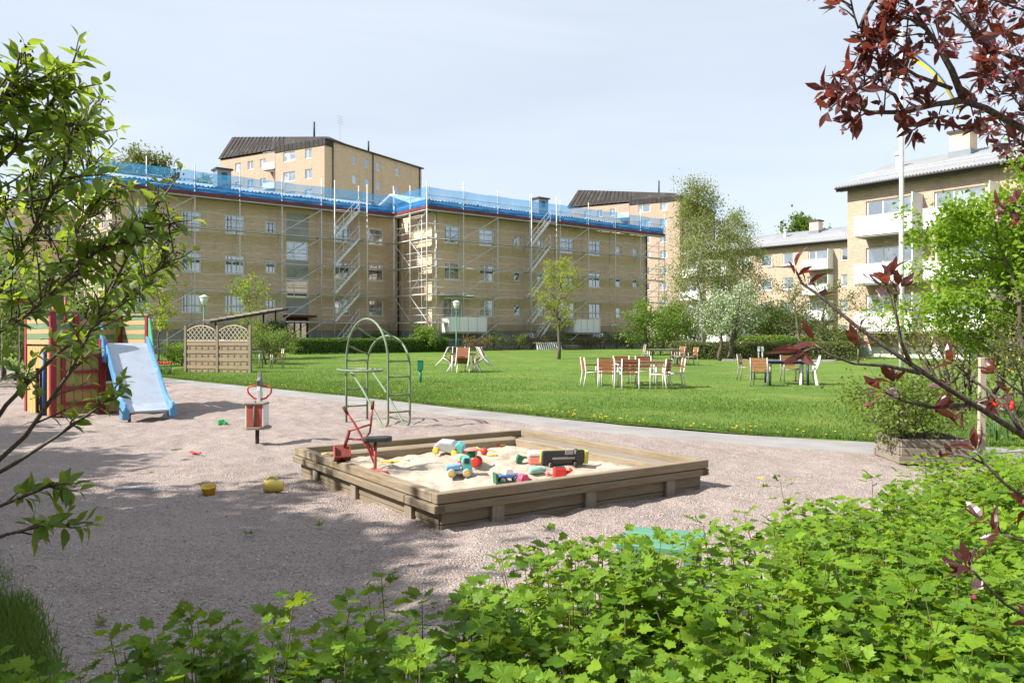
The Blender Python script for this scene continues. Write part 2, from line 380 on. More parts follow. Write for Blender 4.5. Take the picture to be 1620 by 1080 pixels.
# loose stones where they can be told apart
def stones(n_, name):
    ang = rng.uniform(-.62, .62, n_); d = 2.6 + 7.0 * rng.random(n_) ** 1.25
    x = np.tan(ang) * d; y = d; k = y < gravel_y(x) - .2; x = x[k]; y = y[k]; n_ = len(x)
    tv = np.array([(1, 0, 0), (0, 1, 0), (-1, 0, 0), (0, -1, 0), (0, 0, .8), (0, 0, -.5)]); tf = np.array([(0, 1, 4), (1, 2, 4), (2, 3, 4), (3, 0, 4)])
    s_ = rng.uniform(.0035, .0085, n_); a = rng.uniform(0, 6.28, n_); st = rng.uniform(.6, 1.5, n_)
    P = np.stack([x, y, gravel_relief(x, y) + gz(x, y) + s_ * .3], -1)
    vx = tv[None, :, 0] * np.cos(a)[:, None] * st[:, None] - tv[None, :, 1] * np.sin(a)[:, None]
    vy = tv[None, :, 0] * np.sin(a)[:, None] * st[:, None] + tv[None, :, 1] * np.cos(a)[:, None]
    V = np.stack([vx, vy, np.tile(tv[:, 2], (n_, 1))], -1) * s_[:, None, None] + P[:, None, :] + rng.normal(0, .001, (n_, 6, 3))
    return fastmesh(name, V.reshape(-1, 3), (tf[None] + 6 * np.arange(n_)[:, None, None]).reshape(-1, 3), M['stone'], np.repeat(rng.random(n_), 6))
def fastmesh(name, V, Fc, mat, attr=None, parent=None, smooth=False):
    me = bpy.data.meshes.new(name); k = Fc.shape[1]
    me.vertices.add(len(V)); me.vertices.foreach_set('co', np.ascontiguousarray(V, np.float32).ravel())
    me.loops.add(Fc.size); me.loops.foreach_set('vertex_index', np.ascontiguousarray(Fc, np.int32).ravel())
    me.polygons.add(len(Fc)); me.polygons.foreach_set('loop_start', np.arange(0, Fc.size, k, dtype=np.int32)); me.polygons.foreach_set('loop_total', np.full(len(Fc), k, np.int32))
    if smooth: me.polygons.foreach_set('use_smooth', np.ones(len(Fc), bool))
    me.materials.append(mat); me.update(calc_edges=True)
    if attr is not None:
        a = me.attributes.new('rnd', 'FLOAT', 'POINT'); a.data.foreach_set('value', np.ascontiguousarray(attr, np.float32))
    return link(name, me, parent)
m, n, o = newmat('gravel_stone'); a_ = N(n, 'ShaderNodeAttribute', attribute_name='rnd'); cr = n.nodes.new('ShaderNodeValToRGB'); n.links.new(a_.outputs['Fac'], cr.inputs[0])
e = cr.color_ramp.elements; e[0].color = (.16, .125, .115, 1); e[1].color = (.60, .55, .52, 1)
for q, cc in ((.3, (.33, .25, .225)), (.55, (.42, .345, .315)), (.8, (.36, .245, .215))): e.new(q).color = c4(cc)
p = N(n, 'ShaderNodeBsdfPrincipled', _Roughness=.8, _Specular_IOR_Level=.25); n.links.new(cr.outputs[0], p.inputs['Base Color']); n.links.new(p.outputs[0], o.inputs[0]); M['stone'] = m
tag(stones(46000, 'gravel'), 'loose pinkish grey stones strewn over the play yard', 'gravel', kind='stuff')
# path
m, n, o = newmat('path_asphalt'); v = coords(n)
c = mixc(n, remap(n, noise(n, v, 1.2, 5), .35, .7, 0, 1), (.20, .195, .19), (.29, .28, .275)); c = mixc(n, remap(n, noise(n, v, 45, 3), .4, .7, 0, .5), c, (.36, .33, .32))
p = N(n, 'ShaderNodeBsdfPrincipled', _Roughness=.9, _Specular_IOR_Level=.2); n.links.new(c, p.inputs['Base Color']); n.links.new(bumpn(n, noise(n, v, 60, 3), .3, .01), p.inputs['Normal']); n.links.new(p.outputs[0], o.inputs[0]); M['path'] = m
xs = np.linspace(-45, 40, 340); t = np.linspace(0, 1, 8)[:, None]
X = np.tile(xs, (8, 1)); Y = (gravel_y(xs) - .25)[None] * (1 - t) + (lawn_y(xs) + .25)[None] * t
tag(grid_obj('path', X, Y, gz(X, Y) + .004 + .004 * fbm(X, Y, 2, 4) - .05 * (t < .05), M['path']), kind='structure')
# lawn
m, n, o = newmat('lawn_grass'); v = coords(n)
f1 = noise(n, v, .22, 6, .6); f2 = noise(n, v, 1.7, 5, .6); f3 = noise(n, v, 28, 3, .7)
c = mixc(n, remap(n, f1, .35, .65, 0, 1), (.075, .155, .022), (.135, .215, .035)); c = mixc(n, remap(n, f2, .4, .68, 0, .7), c, (.06, .13, .02)); c = mixc(n, remap(n, noise(n, v, .55, 6, .65, .5), .5, .68, 0, .75), c, (.21, .235, .05)); c = mixc(n, remap(n, noise(n, v, .9, 6, .7), .60, .70, 0, .6), c, (.20, .17, .08))
c = mixc(n, remap(n, f3, .4, .7, 0, .55), c, (.17, .24, .05)); c = mixc(n, remap(n, f3, .5, .25, 0, .5), c, (.03, .065, .012))
p = N(n, 'ShaderNodeBsdfPrincipled', _Roughness=.9, _Specular_IOR_Level=.15); n.links.new(c, p.inputs['Base Color']); n.links.new(bumpn(n, f3, .8, .04), p.inputs['Normal']); n.links.new(p.outputs[0], o.inputs[0]); M['lawn'] = m
xs = np.linspace(-70, 60, 420); t = np.linspace(0, 1, 90)[:, None] ** 1.4
le = lawn_y(xs) + .07 * fbm(xs * 2.5, xs * 0, 3, 21)
X = np.tile(xs, (90, 1)); Y = le[None] * (1 - t) + 95 * t
tag(grid_obj('lawn', X, Y, gz(X, Y) + .012 + .035 * np.clip((Y - le[None]) / .4, 0, 1) + .02 * fbm(X * .4, Y * .4, 3, 31), M['lawn']), kind='structure')
M['blade'] = leafmat('grass_blade', (.07, .15, .02), (.17, .26, .045), .4, (.22, .34, .05))
def blades(name, x, y, h0, h1, wd, zoff=.03, parent=None):
    n_ = len(x); a = rng.uniform(0, 6.28, n_); h = rng.uniform(h0, h1, n_); l = rng.normal(0, .35, (n_, 2)) * h[:, None]
    B = np.stack([x, y, gz(x, y) + zoff], -1); s_ = np.stack([np.cos(a), np.sin(a), a * 0], -1) * (wd * rng.uniform(.6, 1.3, n_))[:, None]
    T = B + np.concatenate([l, h[:, None]], 1)
    return fastmesh(name, np.stack([B - s_, B + s_, T], 1).reshape(-1, 3), np.arange(n_ * 3).reshape(-1, 3), M['blade'], np.repeat(rng.random(n_), 3), parent)
n_ = 150000; x = rng.uniform(-14, 13, n_); y = lawn_y(x) + .03 + np.abs(rng.normal(0, 1, n_)) ** 1.6 * 5.0
k = (np.abs(x / y) < .70) & (y < 48); tag(blades('grass', x[k], y[k], .03, .075, .011), 'short blades of mown lawn grass', 'grass', kind='stuff')
# rough verge of uncut grass under the lilac
bx, by = [], []
n_ = 24000; y = rng.uniform(2.4, 6.2, n_); x = np.interp(y, [2.4, 3.7, 4.73, 5.66, 6.2], [-1.35, -2.1, -2.85, -3.66, -4.2]) + rng.normal(0, .05, n_) - np.abs(rng.normal(0, .55, n_))
tag(blades('verge_grass', x, y, .02, .085, .005, -.015), 'dark uncut grass verge beside the shaded gravel under the lilac', 'grass', kind='stuff')
# dandelions dotted along the lawn edge
def dots(name, x, y, h, r, mat, label, cat):
    b = MB()
    for i in range(len(x)):
        z = gzf(x[i], y[i]) + .03; hh_ = h * rnd.uniform(.6, 1.2)
        b.cur = 0; b.lathe([(r * .3, z + hh_ - r * .5), (r, z + hh_ - .1 * r), (r * .7, z + hh_ + .25 * r)], 6, (x[i], y[i], 0))
        b.cur = 1; b.tube([(x[i], y[i], z - .03), (x[i] + .01, y[i], z + hh_)], .004, 3)
    return tag(b.build(name, [mat, M['blade']]), label, cat, kind='stuff')
M['yellow_fl'] = simple('dandelion_yellow', (.72, .48, .02), .7, .1, 20, 0)
x = rng.choice([-8.0, -6.4, -5.1, -3.2, -1.0, .4, 1.6, 1.9, 2.4, 3.1, 3.8, 4.6, 5.3], 85) + rng.normal(0, .3, 85); y = lawn_y(x) + .12 + np.abs(rng.normal(0, .5, 85))
dots('dandelions', x, y, .06, .021, M['yellow_fl'], 'yellow dandelions dotted along the lawn edge', 'dandelions')

# ------------------------------------------------------------------ buildings
def rotM(o, ang): return Matrix.Translation(Vector(o)) @ Matrix.Rotation(ang, 4, 'Z')
def wall(parent, o, ang, W, z0, z1, holes, mat, depth=.13, name='wall'):
    """facade sheet in its own frame (x along, -y outwards) with real recessed openings"""
    us = sorted({0, W} | {h_[0] - h_[2] / 2 for h_ in holes} | {h_[0] + h_[2] / 2 for h_ in holes})
    zs = sorted({z0, z1} | {h_[1] - h_[3] / 2 for h_ in holes} | {h_[1] + h_[3] / 2 for h_ in holes})
    us = [u for u in us if 0 <= u <= W]; zs = [z for z in zs if z0 <= z <= z1]
    b = MB()
    for i in range(len(us) - 1):
        run = None
        for j in range(len(zs) - 1):
            cu = (us[i] + us[i + 1]) / 2; cz = (zs[j] + zs[j + 1]) / 2
            if any(abs(cu - h_[0]) < h_[2] / 2 and abs(cz - h_[1]) < h_[3] / 2 for h_ in holes): continue
            b.add([(us[i], 0, zs[j]), (us[i + 1], 0, zs[j]), (us[i + 1], 0, zs[j + 1]), (us[i], 0, zs[j + 1])], [(0, 1, 2, 3)])
    for u, z, w_, h_ in holes:
        a, c_, d, e_ = u - w_ / 2, u + w_ / 2, z - h_ / 2, z + h_ / 2; D = depth
        b.add([(a, 0, d), (c_, 0, d), (c_, 0, e_), (a, 0, e_), (a, D, d), (c_, D, d), (c_, D, e_), (a, D, e_)], [(0, 4, 5, 1), (1, 5, 6, 2), (2, 6, 7, 3), (3, 7, 4, 0)])
    return b.build(name, mat, parent, M=rotM((o[0], o[1], 0), ang))
_wm = {}
def window(parent, o, ang, u, z, w_, h_, style='two', sill=True, depth=.09):
    """window > pane (each), sill; frame set back in the opening"""
    key = (round(w_, 1), round(h_, 1), style)
    if key not in _wm:
        t = .095; b = MB(); hw, hh_ = w_ / 2, h_ / 2
        b.b2((-hw, 0, -hh_), (-hw + t, .06, hh_)); b.b2((hw - t, 0, -hh_), (hw, .06, hh_))
        b.b2((-hw + t, .002, hh_ - t), (hw - t, .058, hh_)); b.b2((-hw + t, .002, -hh_), (hw - t, .058, -hh_ + t))
        xs_ = [-hw + t, hw - t]
        if style == 'two': xs_ = [-hw + t, -hw + t + (w_ - 2 * t) * .36, hw - t]
        if style == 'half': xs_ = [-hw + t, 0, hw - t]
        for q in xs_[1:-1]: b.b2((q - .035, .004, -hh_ + t), (q + .035, .056, hh_ - t))
        ps = []
        for i in range(len(xs_) - 1):
            lo = xs_[i] + (.035 if i else 0); hi = xs_[i + 1] - (.035 if i < len(xs_) - 2 else 0)
            ps.append(MB().b2((lo, .03, -hh_ + t), (hi, .045, hh_ - t)).mesh('pane', M['pane']))
        s_ = MB().b2((-hw - .04, -.14, -hh_ - .05), (hw + .04, .0, -hh_ - .005)).mesh('sill', M['winframe'])
        _wm[key] = (b.mesh('window', M['winframe']), ps, s_)
    fm, ps, s_ = _wm[key]
    wo = link('window', fm, parent, rotM((o[0], o[1], 0), ang) @ Matrix.Translation((u, depth, z)))
    for q in ps: link('pane', q, wo)
    if sill: link('sill', s_, wo)
    return wo
def su(u, O, d):                                      # distance along a facade line hit by picture column u
    k = (u - CX) / F; return (k * O[1] - O[0]) / (d[0] - k * d[1])

# ---- the scaffolded yellow brick building, stepped back twice
BA = R(38); BD = (math.cos(BA), math.sin(BA)); BN = (-BD[1], BD[0]); BC = (-6.07, 60.27)
bld = thing('apartment_building', 'long three storey yellow brick apartment block wrapped in scaffolding and blue netting', 'building', (BC[0], BC[1], .55), BA)
def loc(x, y): return (BC[0] + BD[0] * x + BN[0] * y, BC[1] + BD[1] * x + BN[1] * y)
ZT = 10.55; G = .55                                   # eaves above the building's base
rows = [9.54 - G, 6.74 - G, 3.95 - G]
RW, LW, ST = 23.8, 21.1, 4.85
# projecting wing, facing the lawn
hol = []; wins = []
for a, b_, k in ((702.8, 728.4, 'two'), (758, 782.6, 'two'), (813.6, 823.8, 'one'), (850, 860, 'one'), (886.8, 907.6, 'half'), (931.4, 951.3, 'two'), (974.3, 982.8, 'one'), (1001, 1009.5, 'one')):
    s0, s1 = su(a, BC, BD), su(b_, BC, BD); w_ = round(s1 - s0, 1); h_ = 1.35 if k != 'one' else .9
    for i, z in enumerate(rows):
        zz = z + (0 if k != 'one' else -.05)
        if i == 2 and a in (702.8, 886.8): hol.append(((s0 + s1) / 2, z - .35, 1.9, 2.1)); wins.append(((s0 + s1) / 2, z - .35, 1.9, 2.1, 'half', False))
        else: hol.append(((s0 + s1) / 2, zz, w_, h_)); wins.append(((s0 + s1) / 2, zz, w_, h_, k, True))
for a in (775, 836, 948): 
    s0 = su(a, BC, BD); hol.append((s0, 1.05, 1.5, .95)); wins.append((s0, 1.05, 1.5, .95, 'half', False))
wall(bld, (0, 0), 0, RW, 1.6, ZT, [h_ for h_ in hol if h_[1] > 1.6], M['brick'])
wall(bld, (0, -.03), 0, RW, -.5, 1.6, [h_ for h_ in hol if h_[1] < 1.6], M['concrete'], name='plinth')
for u, z, w_, h_, k, s_ in wins: window(bld, (0, 0), 0, u, z, w_, h_, k, s_)
# return wall, sunlit
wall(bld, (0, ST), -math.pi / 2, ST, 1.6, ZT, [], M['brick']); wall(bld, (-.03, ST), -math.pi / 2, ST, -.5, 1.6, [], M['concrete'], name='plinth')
# long wing behind, with the stairwell strip and the door
IC = loc(0, ST); hol = []; wins = []
def sl_(u): return su(u, IC, BD) + LW                 # measured from the wing's far end
for a, b_, k in ((287, 319.4, 'two'), (355.6, 387.5, 'two'), (420, 436.7, 'one'), (527.8, 554, 'two'), (582, 607, 'one'), (205, 238, 'two')):
    s0, s1 = sl_(a), sl_(b_); w_ = round(s1 - s0, 1)
    for z in rows: hol.append(((s0 + s1) / 2, z, w_, 1.32 if w_ > 1 else .95)); wins.append((*hol[-1], k, True))
sd0, sd1 = sl_(452.8), sl_(488); sdc = (sd0 + sd1) / 2; sdw = round(sd1 - sd0, 2)
hol.append((sdc, (ZT - .35 - .1) / 2, sdw, ZT - .35 + .1))
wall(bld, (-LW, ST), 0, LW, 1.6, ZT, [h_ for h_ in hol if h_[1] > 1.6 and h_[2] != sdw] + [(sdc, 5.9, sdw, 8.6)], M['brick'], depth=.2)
wall(bld, (-LW, ST - .03), 0, LW, -.5, 1.6, [(sdc, .8, sdw, 1.6)], M['concrete'], depth=.2, name='plinth')
for u, z, w_, h_, k, s_ in wins: window(bld, (-LW, ST), 0, u, z, w_, h_, k, s_)
sp = [(2.75, 3.95), (5.35, 6.75), (8.15, 10.2)]
for a, b_ in sp: MB().b2((-LW + sdc - sdw / 2, ST + .06, a), (-LW + sdc + sdw / 2, ST + .16, b_)).build('facade_panel', M['panel'], bld)
for z in (4.65, 7.45): window(bld, (-LW, ST), 0, sdc, z, sdw, 1.38, 'two', False, .05)
M['door_wood'] = wood('varnished_door_wood', (.20, .085, .03), (.10, .04, .015))
dr = MB()
for a, b_ in ((0, .12), (.62, .74), (sdw - .62, sdw - .5), (sdw - .12, sdw)): dr.b2((a - sdw / 2, 0, 0), (b_ - sdw / 2, .07, 2.5))
dr.b2((-sdw / 2, .003, 2.3), (sdw / 2, .067, 2.5)); dr.b2((-sdw / 2, .003, 0), (sdw / 2, .067, .25))
dro = dr.build('door', M['door_wood'], bld, M=Matrix.Translation((-LW + sdc, ST + .1, 0)))
MB().b2((-sdw / 2, .03, .25), (sdw / 2, .045, 2.3)).build('pane', M['pane'], dro)
MB().b2((-sdw / 2 + .78, -.05, 1.0), (-sdw / 2 + .82, -.01, 1.4)).build('handle', M['steel'], dro)
MB().b2((-sdw / 2 - .25, -.9, 2.55), (sdw / 2 + .25, .0, 2.7)).build('door_canopy', M['door_wood'], bld, M=Matrix.Translation((-LW + sdc, ST, 0)))
# far step and its end walls
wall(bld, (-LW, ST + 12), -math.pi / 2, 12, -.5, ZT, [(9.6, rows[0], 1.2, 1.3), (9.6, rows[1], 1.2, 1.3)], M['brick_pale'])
hol = [(15.5 - k * 3.2, z, 1.6, 1.32) for k in range(4) for z in rows]
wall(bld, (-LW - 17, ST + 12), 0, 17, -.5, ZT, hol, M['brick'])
for u, z, w_, h_ in hol: window(bld, (-LW - 17, ST + 12), 0, u, z, w_, h_, 'two')
for z in rows[:2]: window(bld, (-LW, ST + 12), -math.pi / 2, 9.6, z, 1.2, 1.3, 'one')
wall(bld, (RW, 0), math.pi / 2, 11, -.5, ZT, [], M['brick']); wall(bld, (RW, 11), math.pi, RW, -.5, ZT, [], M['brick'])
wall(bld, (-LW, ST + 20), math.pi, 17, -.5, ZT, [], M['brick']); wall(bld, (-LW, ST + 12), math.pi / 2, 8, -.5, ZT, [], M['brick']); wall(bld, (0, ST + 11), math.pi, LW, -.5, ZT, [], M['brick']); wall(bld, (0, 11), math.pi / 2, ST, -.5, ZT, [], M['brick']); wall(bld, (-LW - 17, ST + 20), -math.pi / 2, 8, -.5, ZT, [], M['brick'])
def gable(b, x0, x1, y0, y1, z0, z1, ov=.5):
    ym = (y0 + y1) / 2; a = [(x0 - ov, y0 - ov, z0), (x1 + ov, y0 - ov, z0), (x1 + ov, ym, z1), (x0 - ov, ym, z1), (x0 - ov, y1 + ov, z0), (x1 + ov, y1 + ov, z0)]
    vs_ = a + [(p_[0], p_[1], p_[2] - .16) for p_ in a]
    b.add(vs_, [(0, 1, 2, 3), (3, 2, 5, 4), (7, 6, 9, 8), (8, 9, 10, 11), (0, 6, 7, 1), (4, 5, 11, 10), (0, 3, 9, 6), (3, 4, 10, 9), (1, 7, 8, 2), (2, 8, 11, 5)])
    return b
gable(MB(), 0, RW, 0, 11, ZT + .16, ZT + 2.1).build('roof', M['roof_pale'], bld)
gable(MB(), -LW, -.55, ST, ST + 11, ZT + .17, ZT + 2.1).build('roof', M['roof_pale'], bld)
gable(MB(), -LW - 17, -LW - .5, ST + 12, ST + 20, ZT + .18, ZT + 1.4).build('roof', M['roof_pale'], bld)
M['flue'] = simple('grey_flue_sheet', (.20, .23, .26), .5, .1, 2, .05, metal=.3)
for x_, y_, wd in ((sl_(375) - LW, ST + 3.2, 1.0), (13.2, 3.0, 1.1)):
    ch = MB().b2((x_ - wd / 2, y_ - .5, ZT + .6), (x_ + wd / 2, y_ + .5, ZT + 2.75)).build('chimney', M['flue'], bld)
    MB().b2((x_ - wd / 2 - .12, y_ - .62, ZT + 2.75), (x_ + wd / 2 + .12, y_ + .62, ZT + 2.87)).build('chimney_cap', M['trim_dark'], ch)
    MB().b2((x_ - .2, y_ - .51, ZT + 2.0), (x_ + .2, y_ - .503, ZT + 2.55)).build('hatch', M['trim_dark'], ch)
tube('drainpipe', [(RW - .12, -.1, 0), (RW - .12, -.1, ZT)], .06, M['pipe_dark'], bld)
tube('drainpipe', [(-.16, ST - .1, 0), (-.16, ST - .1, ZT)], .06, M['pipe_dark'], bld)
tube('drainpipe', [(.35, -.1, 0), (.35, -.1, ZT)], .05, M['steel'], bld)
M['awn'] = simple('striped_awning', (.55, .56, .52), .8, .1, 4, .1)
s0, s1 = su(697, BC, BD), su(757, BC, BD); sA = su(693, BC, BD)
for s0, s1 in ((su(696, BC, BD), su(756, BC, BD)), (su(893, BC, BD), su(934, BC, BD))):
    bal = MB().b2((s0, -1.2, 1.35), (s1, 0, 1.5)).build('balcony', M['concrete'], bld)
    MB().b2((s0, -1.24, 1.5), (s1, -1.18, 2.62)).build('parapet', M['white_wall'], bal)
    for q in (s0, s1 - .05): MB().b2((q, -1.18, 1.5), (q + .05, -.01, 2.62)).build('side_panel', M['white_wall'], bal)
    for q in np.linspace(s0 + .1, s1 - .1, 5): MB().b2((q - .02, -1.26, 1.38), (q + .02, -1.24, 2.66)).build('rail_post', M['steel'], bal)
s0, s1 = su(694, BC, BD), su(742, BC, BD)
aw = MB(); aw.add([(s0, -.05, 4.55), (s1, -.05, 4.55), (s1, -.75, 4.2), (s0, -.75, 4.2), (s0, -.75, 4.0), (s1, -.75, 4.0)], [(0, 1, 2, 3), (3, 2, 5, 4)]); aw.build('awning', M['awn'], bld)

# ---- scaffolds
def scaffold(label, lines, stair, group):
    """lines: outer lines [(x0,y0),(x1,y1),n bays, inward normal]; all in the building's frame"""
    S = thing('scaffold', label, 'scaffold', (BC[0], BC[1], .55), BA, group)
    lev = [2.23 + 2.08 * k for k in range(5)]; top = 13.05
    std = MB().tube([(0, 0, 0), (0, 0, top)], .038, 6).mesh('standard', M['steel'], True)
    std2 = MB().tube([(0, 0, 0), (0, 0, lev[4])], .03, 6).mesh('standard', M['steel'], True)
    for (x0, y0), (x1, y1), nb, (nx, ny), netted in lines:
        L = math.hypot(x1 - x0, y1 - y0); ux, uy = (x1 - x0) / L, (y1 - y0) / L; bay = L / nb; ang = math.atan2(uy, ux)
        base = rotM((x0, y0, 0), ang); inw = 1 if (-uy * nx + ux * ny) > 0 else -1; wd = .72 * inw
        for i in range(nb + 1):
            link('standard', std, S, base @ Matrix.Translation((i * bay, 0, -.45 + rnd.uniform(0, .4) * (i % 2)))); link('standard', std2, S, base @ Matrix.Translation((i * bay, wd, -.4)))
            for z in lev: link('transom', _m('transom', lambda: MB().tube([(0, 0, 0), (0, .72, 0)], .02, 5).mesh('transom', M['steel'])), S, base @ Matrix.Translation((i * bay, 0 if inw > 0 else -.72, z - .08)))
        dm = MB().b2((.02, min(.06 * inw, .66 * inw), -.05), (bay - .02, max(.06 * inw, .66 * inw), .03)).mesh('deck', M['deckwood'])
        rm = MB().tube([(0, 0, 0), (bay, 0, 0)], .025, 5).mesh('guard_rail', M['steel'], True)
        fr = MB().tube([(0, 0, 0), (bay, 0, 0)], .035, 5).mesh('ledger', M['steel'], True)
        toe = MB().b2((.0, -.05, .02), (bay, -.02, .24)).mesh('toe_board', M['toe'])
        for i in range(nb):
            for k, z in enumerate(lev):
                T = base @ Matrix.Translation((i * bay, 0, z)); link('deck', dm, S, T); link('ledger', fr, S, T @ Matrix.Translation((0, -.03 * inw, -.07)))
                for h_ in (.5, 1.02): link('guard_rail', rm, S, T @ Matrix.Translation((0, 0, h_)))
                if k == 4: link('toe_board', toe, S, T)
            link('guard_rail', rm, S, base @ Matrix.Translation((i * bay, 0, .9))); link('guard_rail', rm, S, base @ Matrix.Translation((i * bay, 0, .35)))
            if i % 3 == 1 or nb < 3:
                for k in range(-1, 4):
                    z0 = lev[k] if k >= 0 else 0; z1 = lev[k + 1]
                    a, b_ = ((i * bay, z0 + .1), ((i + 1) * bay, z1 - .1)) if k % 2 or nb > 2 else (((i + 1) * bay, z0 + .1), (i * bay, z1 - .1))
                    link('brace', MB().tube([(a[0], -.03, a[1]), (b_[0], -.03, b_[1])], .028, 5).mesh('brace', M['steel']), S, base)
            if netted:
                g = 14; xs_ = np.linspace(0, bay, g); zs_ = np.linspace(lev[4] + .25, lev[4] + 1.62, 7); Xn, Zn = np.meshgrid(xs_, zs_)
                Yn = -.06 + .05 * fbm(Xn * 1.4 + i * 7.1 + x0, Zn * 1.6, 3, 40); Zn = Zn + (Zn > lev[4] + 1.5) * (-.05 * np.sin(Xn / bay * math.pi))
                no = grid_obj('net', Xn, Yn, Zn, M['net'], S); no.matrix_local = base @ Matrix.Translation((i * bay, 0, 0))
                g = 26; xs_ = np.linspace(0, bay, g); Xn, Zn = np.meshgrid(xs_, np.linspace(lev[4] + .26, lev[4] + .74, 4))
                Yn = (.22 * inw) + .05 * fbm(Xn * 1.5 + i * 3.3, Zn * 2, 3, 44); Zn = Zn + (Zn > lev[4] + .7) * (.05 * np.sign(np.sin(Xn * 22)) + .05 * vnoise(Xn * .8, Xn * 0 + i, 3))
                no = grid_obj('tarpaulin', Xn, Yn, Zn, M['bluetarp'], S, False); no.matrix_local = base @ Matrix.Translation((i * bay, 0, 0))
    if stair:
        xs0, _, y0 = stair; w_ = 2.45
        for k in range(5):
            z0 = (-.1 if k == 0 else lev[k - 1]); z1 = lev[k]; xa = xs0; xb = xs0 + w_ * .8
            fl = link('stair_flight', None, S); b = MB()
            for yy in (y0 - .75, y0 - .12): b.bar((xa, yy, z0 + .02), (xb, yy, z1 + .02), .04, .17)
            b.build('stringer', M['alu'], fl)
            for q in range(9):
                f = (q + .6) / 9.4; MB().b2((xa + (xb - xa) * f - .11, y0 - .73, z0 + (z1 - z0) * f - .02), (xa + (xb - xa) * f + .11, y0 - .14, z0 + (z1 - z0) * f + .02)).build('tread', M['alu'], fl)
            b = MB()
            for dz in (.55, 1.0): b.tube([(xa, y0 - .77, z0 + dz), (xb, y0 - .77, z1 + dz)], .02, 5)
            for f in (0, .33, .66, 1): b.tube([(xa + (xb - xa) * f, y0 - .77, z0 + (z1 - z0) * f), (xa + (xb - xa) * f, y0 - .77, z0 + (z1 - z0) * f + 1)], .018, 5)
            b.build('handrail', M['alu'], fl)
            MB().b2((xb, y0 - .75, z1 - .03), (xb + .55, y0 - .1, z1 + .03)).build('landing', M['deckwood'], S)
        for x_ in (xs0 - .1, xs0 + w_ + .1):
            link('standard', std, S, rotM((x_, y0 - .85, -.45), 0))
        for z in lev: tube('ledger', [(xs0 - .1, y0 - .85, z - .1), (xs0 + w_ + .1, y0 - .85, z - .1)], .02, M['steel'], S, 5)
    return S
_mc = {}
def _m(k, fn):
    if k not in _mc: _mc[k] = fn()
    return _mc[k]
y_l = ST - 1.15
scaffold('steel scaffold with blue net in front of the wing with the stairwell door', [((-LW - 1.2, y_l), (-1.2, y_l), 7, (0, 1), True), ((-LW - 1.2, ST + 4.9), (-LW - 1.2, y_l), 2, (1, 0), True)], (sl_(513) - LW, 5, y_l), 'scaffolds on the brick block')
scaffold('steel scaffold with blue net around the projecting wing with balconies', [((-1.15, -1.15), (RW + 1.2, -1.15), 8, (0, 1), True), ((-1.15, ST - 1.2), (-1.15, -1.15), 2, (1, 0), True)], (su(821, BC, BD) - .2, 4, -1.15), 'scaffolds on the brick block')

